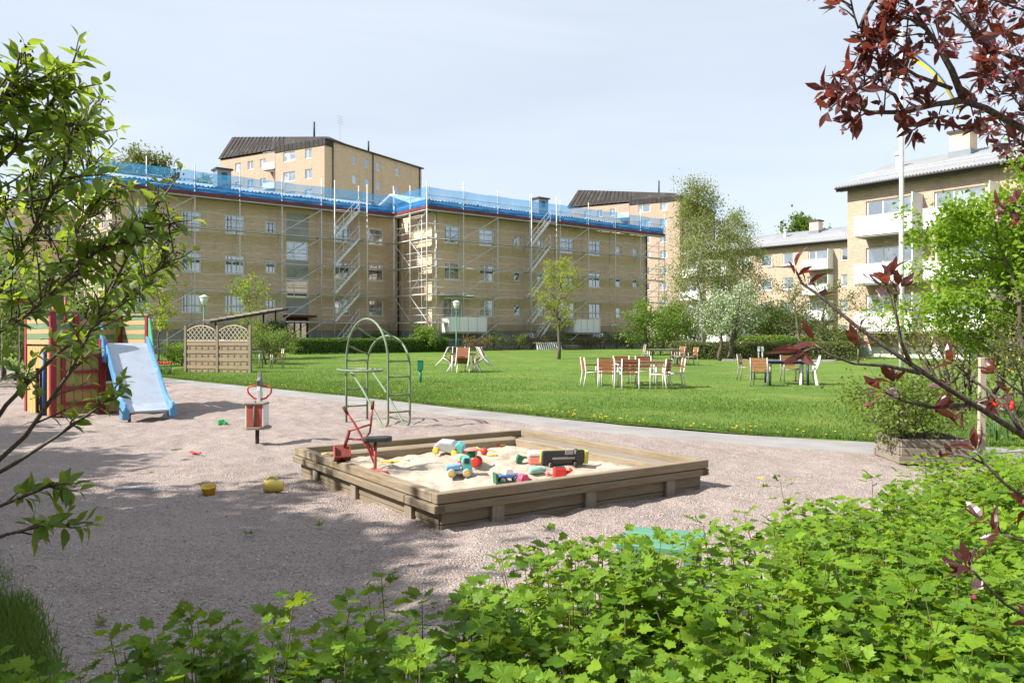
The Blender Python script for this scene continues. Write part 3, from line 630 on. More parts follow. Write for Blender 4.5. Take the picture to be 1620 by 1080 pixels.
# ---- towers behind
def tower(label, O, eave, LL, RL, base=-2.0, st=2.85):
    dr_ = Vector((.50, .866, 0)).normalized(); ang = math.atan2(dr_.y, dr_.x)          # local x runs along the shaded side
    T = thing('tower_block', label, 'building', (O[0], O[1], base), ang, 'tall blocks behind the scaffolded building')
    H = eave - base; nst = int(H // st)
    zc = [H - 1.75 - st * k for k in range(nst)]
    hol = [(u, z, w_, 1.25) for z in zc for u, w_ in ((6.2, 1.0), (8.9, 1.0), (11.5, 1.0), (16.2, 1.0))]
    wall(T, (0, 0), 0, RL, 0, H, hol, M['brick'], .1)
    for h_ in hol: window(T, (0, 0), 0, *h_, 'one', False)
    # sunlit side: a projecting part by the corner, the rest stepped back with a balcony in the angle
    pj = LL * .42; sb = 1.3
    A = -math.pi / 2                                                                     # wall frame running towards the corner
    hol = [(pj - u, z, w_, 1.35) for z in zc for u, w_ in ((3.0, 1.3), (6.7, 2.3))]
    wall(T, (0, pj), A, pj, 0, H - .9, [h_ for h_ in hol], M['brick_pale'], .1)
    for h_ in hol: window(T, (0, pj), A, *h_, 'two', False)
    hol = [(u, z, 1.2, 1.3) for z in zc for u in (3.9, 6.6, 9.2)]
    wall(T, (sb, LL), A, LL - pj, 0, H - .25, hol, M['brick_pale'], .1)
    for h_ in hol: window(T, (sb, LL), A, *h_, 'two', False)
    wall(T, (0, pj), 0, sb, 0, H - .9, [], M['brick_pale'])
    wall(T, (RL, 0), math.pi / 2, LL, 0, H, [], M['brick']); wall(T, (RL, LL), math.pi, RL - sb, 0, H, [], M['brick'])
    for z in zc:
        bl = MB().b2((-.1, pj + .05, z - 1.5), (sb - .02, pj + 2.4, z - 1.38)).build('balcony', M['concrete'], T)
        MB().b2((-.14, pj + .05, z - 1.38), (-.08, pj + 2.4, z - .45)).build('parapet', M['white_wall'], bl)
        MB().b2((-.08, pj + 2.34, z - 1.38), (sb - .02, pj + 2.4, z - .45)).build('side_panel', M['white_wall'], bl)
        b = MB()
        for y_ in (pj + .1, pj + 1.25, pj + 2.3): b.tube([(-.11, y_, z - .45), (-.11, y_, z + 1.1)], .03, 5)
        b.tube([(-.11, pj + .1, z + 1.1), (-.11, pj + 2.3, z + 1.1)], .03, 5); b.build('rail', M['steel'], bl)
    # roof: steep dark metal, a fascia over the projecting part
    e_, f_ = H, H + 2.1
    b = MB(); i_ = 1.5
    lo = [(sb - .25, -.25, e_ - .05), (RL + .25, -.25, e_ - .05), (RL + .25, LL + .25, e_ - .05), (sb - .25, LL + .25, e_ - .05)]
    hi = [(sb + 1.2, 1.6, H + 1.0), (RL - 3.5, 3.2, H + .5), (RL - 3.5, LL - 2, H + 2.4), (sb + .9, LL - 1.6, H + 3.3)]
    b.add(lo + hi, [(0, 1, 5, 4), (1, 2, 6, 5), (2, 3, 7, 6), (3, 0, 4, 7), (4, 5, 6, 7), (3, 2, 1, 0)])
    rf = b.build('roof', M['roof_metal'], T)
    for q in np.linspace(pj + .5, LL - .6, 14):
        f = (q - (-.25)) / (LL + .5); a = Vector(lo[0]).lerp(Vector(lo[3]), f); c_ = Vector(hi[0]).lerp(Vector(hi[3]), f)
        MB().bar(a + Vector((-.02, 0, .03)), c_ + Vector((0, 0, .05)), .06, .07).build('standing_seam', M['roof_metal'], rf)
    fa = MB().b2((-.1, -.2, H - .9), (sb + .2, pj + .1, H + .02)).build('fascia', M['roof_metal'], T)
    for q in np.linspace(.3, pj - .3, 12): MB().b2((-.14, q - .03, H - .88), (-.1, q + .03, H)).build('standing_seam', M['roof_metal'], fa)
    MB().b2((-.1, -.3, H - .12), (RL + .3, -.02, H + .06)).build('eaves_board', M['trim_dark'], T)
    for q in (1.6, 10.2, RL - .6): tube('drainpipe', [(q, -.1, 0), (q, -.1, H)], .09, M['pipe_dark'], T)
    for x_, y_, h_ in ((3.2, 5, 1.6), (6, LL - 4, 1.3), (14, 4, 1.0)): tube('vent_pipe', [(x_, y_, f_ - .6), (x_, y_, f_ + h_)], .14, M['trim_dark'], rf)
    b = MB().tube([(7, 3.5, f_ - .5), (7, 3.5, f_ + 3.2)], .03, 4)
    for k in range(4): b.tube([(6.3, 3.5, f_ + 2.0 + .35 * k), (7.7, 3.5, f_ + 2.0 + .35 * k)], .02, 4)
    b.build('aerial', M['steel'], rf)
    return T
tower('tall pale brick tower with dark metal roof rising behind the stairwell wing', (-25.9, 110), 29.1, 22.6, 22.4)
tower('tall pale brick tower with dark metal roof partly behind the weeping birch', (29.9, 142), 26.9, 22.6, 22.4)

# ---- the two blocks closing the yard, with white balconies
def corrug(parent, x0, x1, y0, y1, z0, z1, wave=.19, name='roof'):
    """pitched roof of corrugated sheet, ridge along x, waves seen at the eaves"""
    nx = int((x1 - x0) / wave * 4); xs_ = np.linspace(x0, x1, nx); ym = (y0 + y1) / 2; ys_ = np.array([y0, (y0 + ym) / 2, ym, (y1 + ym) / 2, y1])
    X, Y = np.meshgrid(xs_, ys_); Z = z0 + (z1 - z0) * (1 - np.abs(Y - ym) / (ym - y0)) + .035 * np.sin(X / wave * 2 * math.pi)
    return grid_obj(name, X, Y, Z, M['roof_grey'], parent)
def yard_block(label, O, ang, L, D, eave, rows_, wcols, bcols, ccol, base=.5, brickm='brick_pale', ground=True):
    T = thing('apartment_block', label, 'building', (O[0], O[1], base), ang, 'blocks with white balconies round the yard')
    H = eave - base; hol = []; ws = []
    for z in rows_:
        z -= base
        for u, w_, h_, k in wcols: hol.append((u, z, w_, h_)); ws.append((u, z, w_, h_, k))
        for u0, u1, low in bcols:
            if z - base < low: hol.append(((u0 + u1) / 2 - .3, z, u1 - u0 - .8, 1.35)); ws.append((*hol[-1], 'two')); continue
            uc = (u0 + u1) / 2 - .3; ww = u1 - u0 - .6
            hol.append((uc, z - .35, ww, 2.1)); ws.append((uc, z - .35, ww, 2.1, 'two'))
    wall(T, (0, 0), 0, L, .55, H, hol, M[brickm]); wall(T, (0, -.03), 0, L, -1.5, .55, [], M['white'], name='plinth')
    for h_ in ws: window(T, (0, 0), 0, *h_, h_[3] < 1.6)
    wall(T, (L, 0), math.pi / 2, D, -1.5, H, [], M[brickm]); wall(T, (L, D), math.pi, L, -1.5, H, [], M[brickm]); wall(T, (0, D), -math.pi / 2, D, -1.5, H, [], M[brickm])
    for z in rows_:
        z -= base
        for u0, u1, low in bcols:
            if z - base < low: continue
            b0 = z - 1.42; bl = MB().b2((u0, -1.25, b0 - .14), (u1, -.01, b0)).build('balcony', M['concrete'], T)
            MB().b2((u0 - .02, -1.3, b0 - .05), (u1 + .02, -1.25, b0 + 1.02)).build('parapet', M['white_wall'], bl)
            MB().b2((u0 - .02, -1.25, b0 - .05), (u0 + .03, -.02, b0 + 1.02)).build('side_panel', M['white_wall'], bl)
            MB().b2((u1 - .03, -1.25, b0 - .05), (u1 + .02, -.02, b0 + 2.1)).build('privacy_screen', M['white_wall'], bl)
            MB().b2((u0 - .04, -1.33, b0 + 1.02), (u1 + .04, -1.22, b0 + 1.07)).build('rail', M['steel'], bl)
    rf = corrug(T, -.45, L + .45, -.65, D + .65, H + .12, H + 2.3)
    MB().b2((-.4, -.6, H - .16), (L + .4, -.5, H + .07)).build('eaves_board', M['trim_dark'], T); MB().b2((-.4, -.5, H - .1), (L + .4, -.005, H - .04)).build('soffit', M['trim_dark'], T)
    b = MB().tube([(-.4, -.72, H + .02), (L + .4, -.72, H + .02)], .07, 6); b.build('gutter', M['pipe_dark'], T)
    sn = MB(); f = .18
    yy = -.65 + (D / 2 + .65) * f; zz = H + .12 + 2.18 * f
    for q in np.arange(.5, L, 1.6): sn.tube([(q, yy, zz), (q, yy, zz + .32)], .02, 4)
    for dz in (.14, .3): sn.tube([(0, yy, zz + dz), (L, yy, zz + dz)], .018, 4)
    sn.build('snow_guard', M['steel'], rf)
    for u in ccol:
        ch = MB().b2((u - .55, D * .33, H + 1.1), (u + .55, D * .33 + 1.0, H + 3.05)).build('chimney', M['brick'], T)
        MB().b2((u - .62, D * .33 - .07, H + .9), (u + .62, D * .33 + 1.07, H + 2.0)).build('flashing', M['flue'], ch)
        MB().b2((u - .68, D * .33 - .13, H + 3.05), (u + .68, D * .33 + 1.13, H + 3.2)).build('chimney_cap', M['trim_dark'], ch)
        MB().lathe([(.2, H + 1.2), (.2, H + 2.25), (.28, H + 2.25), (.28, H + 2.45)], 10, (u - 3.4, D * .3, 0)).build('vent', M['steel'], rf)
    return T
RO = (20.3, 48.2); RDv = (.614, -.789); RA = math.atan2(RDv[1], RDv[0])
def sr(u): return su(u, RO, RDv)
yard_block('pale brick block with white balconies behind the white flagpole', RO, RA, 26, 11, 10.55, [8.97, 6.2, 3.42], [], [(sr(1370), sr(1370) + 3.3, 2.0), (sr(1478), sr(1478) + 3.3, 2.0), (sr(1478) + 6.3, sr(1478) + 9.6, 2.0)], [4.9])
MO = (22.3, 102); MDv = Vector((.66, -.751, 0)).normalized(); MA = math.atan2(MDv.y, MDv.x)
def sm(u): return su(u, MO, (MDv.x, MDv.y))
wc = [((sm(a) + sm(b_)) / 2, round(sm(b_) - sm(a), 1), 1.35, 'one') for a, b_ in ((1170.5, 1186), (1203.7, 1221), (1238.7, 1255))] + [(sm(1336), .8, 1.35, 'one')]
yard_block('pale brick block with corrugated roof and white balconies beyond the birch', MO, MA, 30, 11, 12.1, [10.6, 7.8, 5.0, 2.3], wc, [(sm(1085), sm(1085) + 2.6, 0), (sm(1127), sm(1127) + 2.8, 0), (sm(1279), sm(1279) + 2.9, 0)], [sm(1262)])
HA = R(180)
hw_ = [(3.0 + 3.6 * k, 1.8, 1.35, 'two') for k in range(13)]
yard_block('unseen brick apartment block added behind the currant bushes to block sky light', (26, -13), HA, 50, 11, 11.6, [9.6, 6.8, 4.0, 1.9][:3], hw_, [], [9.0], base=0)  # unseen block, added behind the camera to cut the sky fill

# ------------------------------------------------------------------ vegetation
T_SIMPLE = (np.array([(0, 0, 0), (.32, .45, .07), (0, 1, 0), (-.32, .45, .07)]), np.array([(0, 1, 2), (0, 2, 3)]))
T_SLIM = (np.array([(0, 0, 0), (.16, .5, .04), (0, 1, 0), (-.16, .5, .04)]), np.array([(0, 1, 2), (0, 2, 3)]))
def leaf_template(half, curl=.12, fold=.12):
    """half: [(y, x)...] right outline from base to tip; returns a leaf with a midrib fold and a curved tip"""
    ys = [y for y, _ in half]; V = []; Fc = []
    for y, x_ in half:
        z = -curl * y * y
        V += [(-x_, y, z + fold * x_), (0, y, z), (x_, y, z + fold * x_)]
    for i in range(len(half) - 1):
        a = 3 * i; b = a + 3
        Fc += [(a, a + 1, b + 1), (a, b + 1, b), (a + 1, a + 2, b + 2), (a + 1, b + 2, b + 1)]
    return np.array(V, float), np.array(Fc)
T_OVATE = leaf_template([(0, .01), (.10, .11), (.3, .22), (.52, .23), (.8, .11), (1, .0)], .24, .26)
T_PLUM = leaf_template([(0, .01), (.12, .07), (.32, .165), (.55, .185), (.8, .10), (1, .0)], .22, .34)
def lobed(curl=.15):
    """five pointed lobes with toothed edge, like a currant leaf"""
    out_ = [(0, 0), (.14, -.10), (.30, -.12), (.36, .02), (.30, .10), (.52, .28), (.40, .36), (.50, .56), (.30, .52), (.26, .62), (.14, .80), (0, 1.0)]
    pts = out_ + [(-x_, y) for x_, y in reversed(out_[1:-1])]
    V = [(0, .36, .0)] + [(x_, y, .16 * abs(x_) - curl * (x_ * x_ + (y - .3) ** 2) + .035 * ((i % 2) * 2 - 1)) for i, (x_, y) in enumerate(pts)]
    n_ = len(pts); return np.array(V, float), np.array([(0, 1 + i, 1 + (i + 1) % n_) for i in range(n_)])
T_LOBED = lobed()
def unit(a): return a / np.maximum(np.linalg.norm(a, axis=-1, keepdims=True), 1e-9)
def leaf_frames(D, Nn):
    D = unit(D); X = unit(np.cross(D, Nn)); return X, D, np.cross(X, D)
def leaves(name, P, D, Nn, S, tpl, mat, parent=None, r=None):
    P = np.asarray(P, float); X, D, Z = leaf_frames(np.asarray(D, float), np.asarray(Nn, float)); tv, tf = tpl; S = np.asarray(S)[:, None, None]
    V = P[:, None] + S * (tv[None, :, 0:1] * X[:, None] + tv[None, :, 1:2] * D[:, None] + tv[None, :, 2:3] * Z[:, None])
    n_ = len(P); k = len(tv); rr = rng.random(n_) if r is None else r
    return fastmesh(name, V.reshape(-1, 3), (tf[None] + k * np.arange(n_)[:, None, None]).reshape(-1, 3), mat, np.repeat(rr, k), parent)
_lm = {}
def leaf_objects(P, D, Nn, S, tpl, mat, parent, key, name='leaf'):
    """leaves that can be told apart: one object each, sharing a mesh"""
    if key not in _lm:
        _lm[key] = []
        for q in range(6):
            me = bpy.data.meshes.new(name); tv = tpl[0] * np.array([.85 + .06 * q, 1, 2.2 - .55 * q]) + rng.normal(0, .014, tpl[0].shape); me.from_pydata([tuple(v_) for v_ in tv], [], [tuple(int(i) for i in f) for f in tpl[1]]); me.materials.append(mat); _lm[key].append(me)
    X, D, Z = leaf_frames(np.asarray(D, float), np.asarray(Nn, float))
    for i in range(len(P)):
        s_ = S[i]; Mx = Matrix(((X[i][0] * s_, D[i][0] * s_, Z[i][0] * s_, P[i][0]), (X[i][1] * s_, D[i][1] * s_, Z[i][1] * s_, P[i][1]), (X[i][2] * s_, D[i][2] * s_, Z[i][2] * s_, P[i][2]), (0, 0, 0, 1)))
        link(name, _lm[key][i % 6], parent, Mx)
G_ = {}
def lm(name, a, b, **k):
    G_[name] = leafmat(name, a, b, **k); return G_[name]
lm('birch_leaf', (.14, .17, .04), (.25, .27, .085), trans=.45)
lm('fresh_leaf', (.10, .19, .025), (.20, .30, .045), trans=.45)
lm('lime_leaf', (.24, .29, .04), (.36, .38, .07), trans=.5)
lm('mid_leaf', (.065, .12, .022), (.12, .19, .04), trans=.4)
lm('dark_leaf', (.030, .065, .015), (.065, .11, .025), trans=.3)
lm('hedge_leaf', (.06, .135, .018), (.12, .22, .03), trans=.35)
lm('olive_leaf', (.10, .13, .04), (.18, .20, .07), trans=.4)
lm('red_leaf', (.12, .05, .03), (.22, .11, .05), trans=.3)
lm('blossom_white', (.68, .70, .62), (.80, .80, .76), trans=.35, tcol=(.8, .82, .75))
lm('bright_leaf', (.15, .27, .025), (.27, .40, .04), trans=.5)
lm('yellow_blossom', (.55, .40, .02), (.70, .55, .04), trans=.3, tcol=(.7, .5, .03))
def branch_pts(a, b, n_=5, wob=.08, sag=0.0):
    a = Vector(a); b = Vector(b); L = (b - a).length; pts = []
    for i in range(n_ + 1):
        t = i / n_; p_ = a.lerp(b, t)
        if 0 < i < n_: p_ += Vector((rnd.gauss(0, 1), rnd.gauss(0, 1), rnd.gauss(0, 1))) * wob * L / n_
        p_.z -= sag * L * t * t; pts.append(p_)
    return pts
def tree(name, label, cat, base, H, cr, z0, nleaf, ls, mats, barkm='bark', shape='round', group=None, seed=1, trunk_r=None, limbs=16, twigs=7, droop=0.0, sig=.12, tpl=T_SIMPLE, lean=(0, 0), multi=1, twig_len=.45, ys=1.0, up=.5):
    """trunk with tapering limbs and twigs; leaves sit in clumps along the twigs. mats: [(material, share)]"""
    rnd.seed(seed); global rng; rng = np.random.default_rng(seed)
    bz = gzf(base[0], base[1]) if len(base) < 3 else base[2]
    T = thing(name, label, cat, (base[0], base[1], bz), 0, group); wdm = MB(); r0 = trunk_r or H * .016
    tips = []
    def prof(t):
        if shape == 'round': return max(.15, math.sin(math.pi * min(1, .12 + .88 * t) ** .85))
        if shape == 'column': return .55 + .45 * math.sin(math.pi * t)
        if shape == 'cone': return max(.12, 1.05 - .9 * t) if t > .18 else .5 + 2.5 * t
        if shape == 'vase': return .35 + .65 * min(1, t * 1.4)
        if shape == 'dome': return math.sqrt(max(.03, 1 - (t * .97) ** 2))
        return 1
    for k in range(multi):
        a0 = rnd.uniform(0, 6.28); off = Vector((math.cos(a0), math.sin(a0), 0)) * (0 if multi == 1 else r0 * 1.5 + .12 * cr)
        lv = Vector((lean[0], lean[1], 0)) + (Vector((math.cos(a0), math.sin(a0), 0)) * cr * .45 if multi > 1 else Vector((0, 0, 0)))
        top = H * (.93 if multi == 1 else rnd.uniform(.7, .95))
        tr = branch_pts(Vector((0, 0, -.15)) + off, Vector((0, 0, top)) + off + lv, 7, .12); n_ = len(tr)
        wdm.tube(tr, [r0 * (1.25 - 1.12 * i / (n_ - 1)) for i in range(n_)], 7)
        for i in range(limbs // multi + 1):
            t = (i + rnd.random() * .8) / (limbs // multi + 1); zh = z0 + (top - z0) * t
            f = min(.999, zh / top) * (n_ - 1); j = int(f); st = tr[j].lerp(tr[min(j + 1, n_ - 1)], f - j)
            a = i * 2.399 + rnd.uniform(-.5, .5) + k; L = cr * prof(t) * rnd.uniform(.72, 1.12)
            el = up * (1 - .5 * t) + rnd.uniform(-.15, .25)
            d = Vector((math.cos(a), math.sin(a) * ys, el)); en = st + Vector((d.x * L, d.y * L, d.z * L))
            if shape in ('cone', 'column', 'round') and en.z > H: en.z = H
            bp = branch_pts(st, en, 5, .22, droop * .6); rr = max(.012, r0 * .42 * (1 - .6 * t))
            wdm.tube(bp, [rr * (1 - .85 * q / 5) for q in range(6)], 5)
            for q in range(twigs):
                f2 = (.25 + .75 * (q + rnd.random()) / twigs) * 5; j2 = min(4, int(f2)); s2 = bp[j2].lerp(bp[j2 + 1], f2 - j2)
                d2 = (d.normalized() * .6 + Vector((rnd.gauss(0, .7), rnd.gauss(0, .7) * ys, rnd.gauss(.15, .55)))).normalized(); L2 = twig_len * cr * rnd.uniform(.4, 1.0) * (1 - .35 * t)
                if droop: d2.z -= droop * 1.2; d2.normalize(); L2 *= 1 + droop
                e2 = s2 + d2 * L2
                if e2.z < .15 and cat == 'tree': e2.z = .3
                tp = branch_pts(s2, e2, 3, .15, droop * .7); wdm.tube(tp, [rr * .3, rr * .22, rr * .15, rr * .08], 3); tips.append(tp)
        tips.append(tr[-3:] + [tr[-1]])
    wdm.build('trunk', M[barkm], T, True)
    tp = np.array([[list(p_) for p_ in q[:4]] for q in tips]); i = rng.integers(0, len(tp), nleaf); t = rng.random(nleaf) ** .8 * 3; j = np.minimum(2, t.astype(int)); fr = (t - j)[:, None]
    P = tp[i, j] * (1 - fr) + tp[i, j + 1] * fr + rng.normal(0, sig * cr, (nleaf, 3)) * np.array([1, ys, .8])
    ctr = np.array([0, 0, (z0 + H) / 2]); o_ = unit(P - ctr); D = unit(o_ * .5 + rng.normal(0, .7, (nleaf, 3)) + np.array([0, 0, -droop * 1.5])); Nn = unit(rng.normal(0, .7, (nleaf, 3)) + np.array([0, 0, .8]) + o_ * .4)
    P[:, 2] = np.maximum(P[:, 2], .05); S = ls * rng.uniform(.6, 1.35, nleaf); b = 0
    for kx, (mt, sh) in enumerate(mats):
        e_ = nleaf if kx == len(mats) - 1 else b + int(nleaf * sh)
        leaves('crown' if kx == 0 else ('blossom' if 'blossom' in mt else 'foliage'), P[b:e_], D[b:e_], Nn[b:e_], S[b:e_] * (.8 if 'blossom' in mt else 1), tpl, G_[mt], T); b = e_
    return T
def hedge(name, label, a, b, wd, h, n_, ls, mat, group=None, seed=3, rough=.06):
    global rng; rng = np.random.default_rng(seed)
    a = Vector(a); b = Vector(b); L = (b - a).length; ang = math.atan2(b.y - a.y, b.x - a.x); c_ = (a + b) / 2
    T = thing(name, label, 'hedge', (c_.x, c_.y, gzf(c_.x, c_.y) - .03), ang, group)
    f = rng.random(n_); x = rng.uniform(-L / 2, L / 2, n_); y = rng.uniform(-wd / 2, wd / 2, n_); z = rng.uniform(.03, h, n_)
    face = rng.random(n_); z = np.where(face < .42, h, z); y = np.where((face >= .42) & (face < .78), -wd / 2, np.where((face >= .78) & (face < .92), wd / 2, y)); x = np.where(face >= .92, np.sign(x) * L / 2, x)
    bumpy = rough * fbm(x * 1.8, y * 2 + z * 2, 3, seed); nrm = np.stack([np.where(face >= .92, np.sign(x), 0), np.where(face < .42, 0, np.where(face < .78, -1, 1)) * (face < .92), (face < .42) * 1.0], -1)
    P = np.stack([x, y, z], -1) + nrm * (bumpy[:, None] + rng.normal(0, rough * .5, (n_, 1)))
    P[:, 2] = np.maximum(.02, P[:, 2])
    leaves('foliage', P, nrm * .3 + rng.normal(0, .7, (n_, 3)), nrm + rng.normal(0, .6, (n_, 3)), ls * rng.uniform(.6, 1.3, n_), T_SIMPLE, G_[mat], T)
    b_ = MB()                                           # woody inside that stops light, stems
    b_.b2((-L / 2 + .12, -wd / 2 + .12, .12), (L / 2 - .12, wd / 2 - .12, h - .12)); b_.build('inner_twigs', M['hedge_core'], T)
    st = MB()
    for q in np.arange(-L / 2 + .2, L / 2, .45): st.tube([(q, 0, 0), (q + .03, .02, .3)], .02, 4)
    st.build('stems', M['bark'], T); return T
M['hedge_core'] = simple('hedge_inside', (.035, .045, .015), .95, .3, 4, .3)
def bush(name, label, base, r, h, nleaf, ls, mats, group=None, seed=1, **k):
    kw = dict(shape='dome', multi=5, limbs=20, twigs=5, trunk_r=max(.012, r * .022), sig=.13, twig_len=.5, up=.55); kw.update(k)
    return tree(name, label, 'bush', base, h, r, h * .12, nleaf, ls, mats, group=group, seed=seed, **kw)

def gl(Y, u): return ((u - CX) / F * Y, Y)
# trees behind the roofs
tree('willow_tree', 'loose pale green tree rising above the blue netting', 'tree', (*gl(98, 212), 0), 26.5, 4.4, 14, 4200, .55, [('olive_leaf', 1)], seed=11, group='trees behind the scaffolded block', tpl=T_SLIM, sig=.16, droop=.2, ys=.8)
tree('willow_tree', 'loose pale green tree rising above the blue netting', 'tree', (*gl(99, 252), 0), 25.6, 3.6, 14, 3200, .55, [('olive_leaf', 1)], seed=12, group='trees behind the scaffolded block', tpl=T_SLIM, sig=.16, droop=.2, ys=.8)
tree('willow_tree', 'drooping yellow green willow against the pale tower wall', 'tree', (*gl(95, 322), 0), 22.6, 2.6, 12, 2600, .5, [('lime_leaf', .3), ('olive_leaf', .7)], seed=13, group='trees behind the scaffolded block', tpl=T_SLIM, sig=.14, droop=.5)
tree('background_tree', 'round green tree behind the corrugated roof chimney', 'tree', (*gl(128, 1268), 0), 22.3, 4.6, 12, 3400, .55, [('mid_leaf', .6), ('fresh_leaf', .4)], seed=14, sig=.11, limbs=22, twigs=9)
# the yard's trees
tree('birch_tree', 'tall weeping birch with hanging twigs and white trunk', 'tree', gl(52, 1113), 12.3, 3.1, 2.6, 23000, .115, [('birch_leaf', .75), ('fresh_leaf', .25)], 'bark_birch', 'cone', seed=21, limbs=30, twigs=11, droop=.55, sig=.085, trunk_r=.17, twig_len=.5, lean=(-.4, 0), tpl=T_SIMPLE)
tree('birch_tree', 'shorter weeping birch standing close behind the tall birch', 'tree', gl(56, 1165), 10.8, 2.6, 2.6, 15000, .115, [('birch_leaf', .7), ('fresh_leaf', .2)], 'bark_birch', 'cone', seed=22, limbs=24, twigs=10, droop=.6, sig=.09, trunk_r=.13, twig_len=.5)
tree('flowering_tree', 'small tree covered in white blossom before the clipped hedge', 'tree', gl(41.5, 1141), 4.1, 1.55, .9, 8500, .095, [('blossom_white', .5), ('fresh_leaf', .5)], shape='dome', seed=23, multi=3, limbs=24, twigs=8, sig=.09, trunk_r=.10, up=.9)
tree('young_tree', 'slim young tree with sparse lime green leaves on the lawn', 'tree', gl(43.5, 884), 5.5, 1.25, 1.6, 5200, .085, [('lime_leaf', .8), ('fresh_leaf', .2)], shape='column', seed=24, limbs=26, twigs=6, sig=.09, trunk_r=.085, up=.95, twig_len=.5)
tree('apple_tree', 'gnarled thin leaved apple tree beyond the dark blue table', 'tree', gl(45, 1288), 4.6, 2.4, 1.0, 3400, .11, [('olive_leaf', .5), ('mid_leaf', .5)], shape='dome', seed=25, multi=2, limbs=20, twigs=9, sig=.07, trunk_r=.11, up=.55)
tree('young_tree', 'thin staked young tree with yellow green leaves by red tulips', 'tree', gl(38, 250), 5.6, .95, 1.7, 2600, .12, [('lime_leaf', .6), ('bright_leaf', .4)], shape='column', seed=26, limbs=20, twigs=5, sig=.1, trunk_r=.04, up=1.1)
tree('young_tree', 'thin young tree with few leaves behind the lattice fence', 'tree', gl(45, 392), 4.6, 1.3, 1.5, 1700, .12, [('lime_leaf', .4), ('fresh_leaf', .6)], shape='column', seed=27, limbs=18, twigs=5, sig=.09, trunk_r=.04, up=.9)
# shrubs round the yard
bush('shrub', 'rounded light green shrub between the building end and the birch', gl(50, 1037), 1.75, 3.3, 8000, .12, [('fresh_leaf', .7), ('mid_leaf', .3)], 'shrubs round the lawn', 31)
bush('shrub', 'tall fresh green shrub behind the clipped hedge by the goal', gl(58, 1200), 2.6, 3.4, 6500, .15, [('fresh_leaf', .6), ('mid_leaf', .4)], 'shrubs round the lawn', 32)
bush('shrub', 'broad green shrub between the birch trunk and the goal', gl(57, 1090), 2.6, 3.0, 6000, .15, [('mid_leaf', .6), ('fresh_leaf', .4)], 'shrubs round the lawn', 33)
bush('shrub', 'wide dark green shrub under the blocks beyond the apple tree', gl(60, 1258), 2.6, 2.9, 6000, .15, [('mid_leaf', .7), ('dark_leaf', .3)], 'shrubs round the lawn', 34)
bush('shrub', 'dull green shrub at the foot of the pale brick block', gl(44, 1335), 1.5, 1.9, 3500, .12, [('olive_leaf', .6), ('mid_leaf', .4)], 'shrubs round the lawn', 35)
bush('shrub', 'loose pale green shrub beside the wooden lattice fence', gl(37.5, 430), 1.25, 1.85, 6000, .075, [('olive_leaf', .5), ('fresh_leaf', .5)], 'shrubs round the lawn', 36)
bush('shrub', 'dark evergreen shrub next to the brown entrance door', gl(55, 432), 1.1, 2.3, 3600, .11, [('dark_leaf', .8), ('mid_leaf', .2)], 'shrubs round the lawn', 37)
bush('shrub', 'small bright green shrub below the sunlit return wall', (*gl(56, 676),), .95, 2.1, 2200, .12, [('fresh_leaf', .8), ('bright_leaf', .2)], 'shrubs round the lawn', 38)
bush('shrub', 'low green shrub by the red tulips and young staked tree', gl(36, 283), .75, 1.1, 2000, .08, [('bright_leaf', .5), ('fresh_leaf', .5)], 'shrubs round the lawn', 39)
for q, (u, Y_) in enumerate(((8, 27), (62, 31), (120, 34), (178, 40), (-50, 24))):
    bush('shrub', ('tall dense shrub behind the swing frame and playhouse', 'tall dense shrub behind the swing frame and playhouse', 'green shrub behind the striped playhouse boards', 'green shrub behind the slide top', 'tall dense shrub behind the swing frame and playhouse')[q], gl(Y_, u), 1.9, (4.2, 3.6, 2.8, 2.6, 4.4)[q], 5200, .12, [('mid_leaf', .6), ('fresh_leaf', .4)], 'shrubs behind the playhouse', 41 + q)
# clipped hedges
hedge('hedge', 'dense clipped bright green hedge in front of the entrance', (*gl(50.5, 462), 0), (*gl(57.0, 704), 0), 1.0, 1.0, 17000, .09, 'hedge_leaf', 'clipped hedges', 51, .035)
hedge('hedge', 'short clipped hedge behind the long one near the stairs', (*gl(59, 575), 0), (*gl(60.5, 626), 0), .8, 1.25, 2600, .1, 'hedge_leaf', 'clipped hedges', 52, .04)
hedge('hedge', 'long clipped hedge behind the white blossom tree', (*gl(44, 1062), 0), (*gl(41.8, 1345), 0), .9, .95, 14000, .09, 'olive_leaf', 'clipped hedges', 53, .06)
hedge('hedge', 'brighter clipped hedge on the far side of the path by the goal', (*gl(50, 1165), 0), (*gl(47, 1360), 0), 1.0, 1.2, 9000, .1, 'fresh_leaf', 'clipped hedges', 54, .07)
# low flowering shrubs along the plinth of the projecting wing
for k, s_ in enumerate(np.linspace(2.0, 24.5, 13)):
    x_, y_ = loc(s_, -2.7 - .4 * rnd.random()); nm = ('low reddish shrub', 'low olive shrub', 'low shrub with yellow flowers')[k % 3]
    bush('border_shrub', nm + ' in the flower bed along the scaffolded plinth', (x_, y_), 1.15, (.95, 1.05, 1.1)[k % 3], 1300, .1, [[('red_leaf', .6), ('olive_leaf', .4)], [('olive_leaf', .6), ('dark_leaf', .4)], [('mid_leaf', .82), ('yellow_blossom', .18)]][k % 3], 'low shrubs in the bed along the plinth', 60 + k, limbs=10, twigs=4)
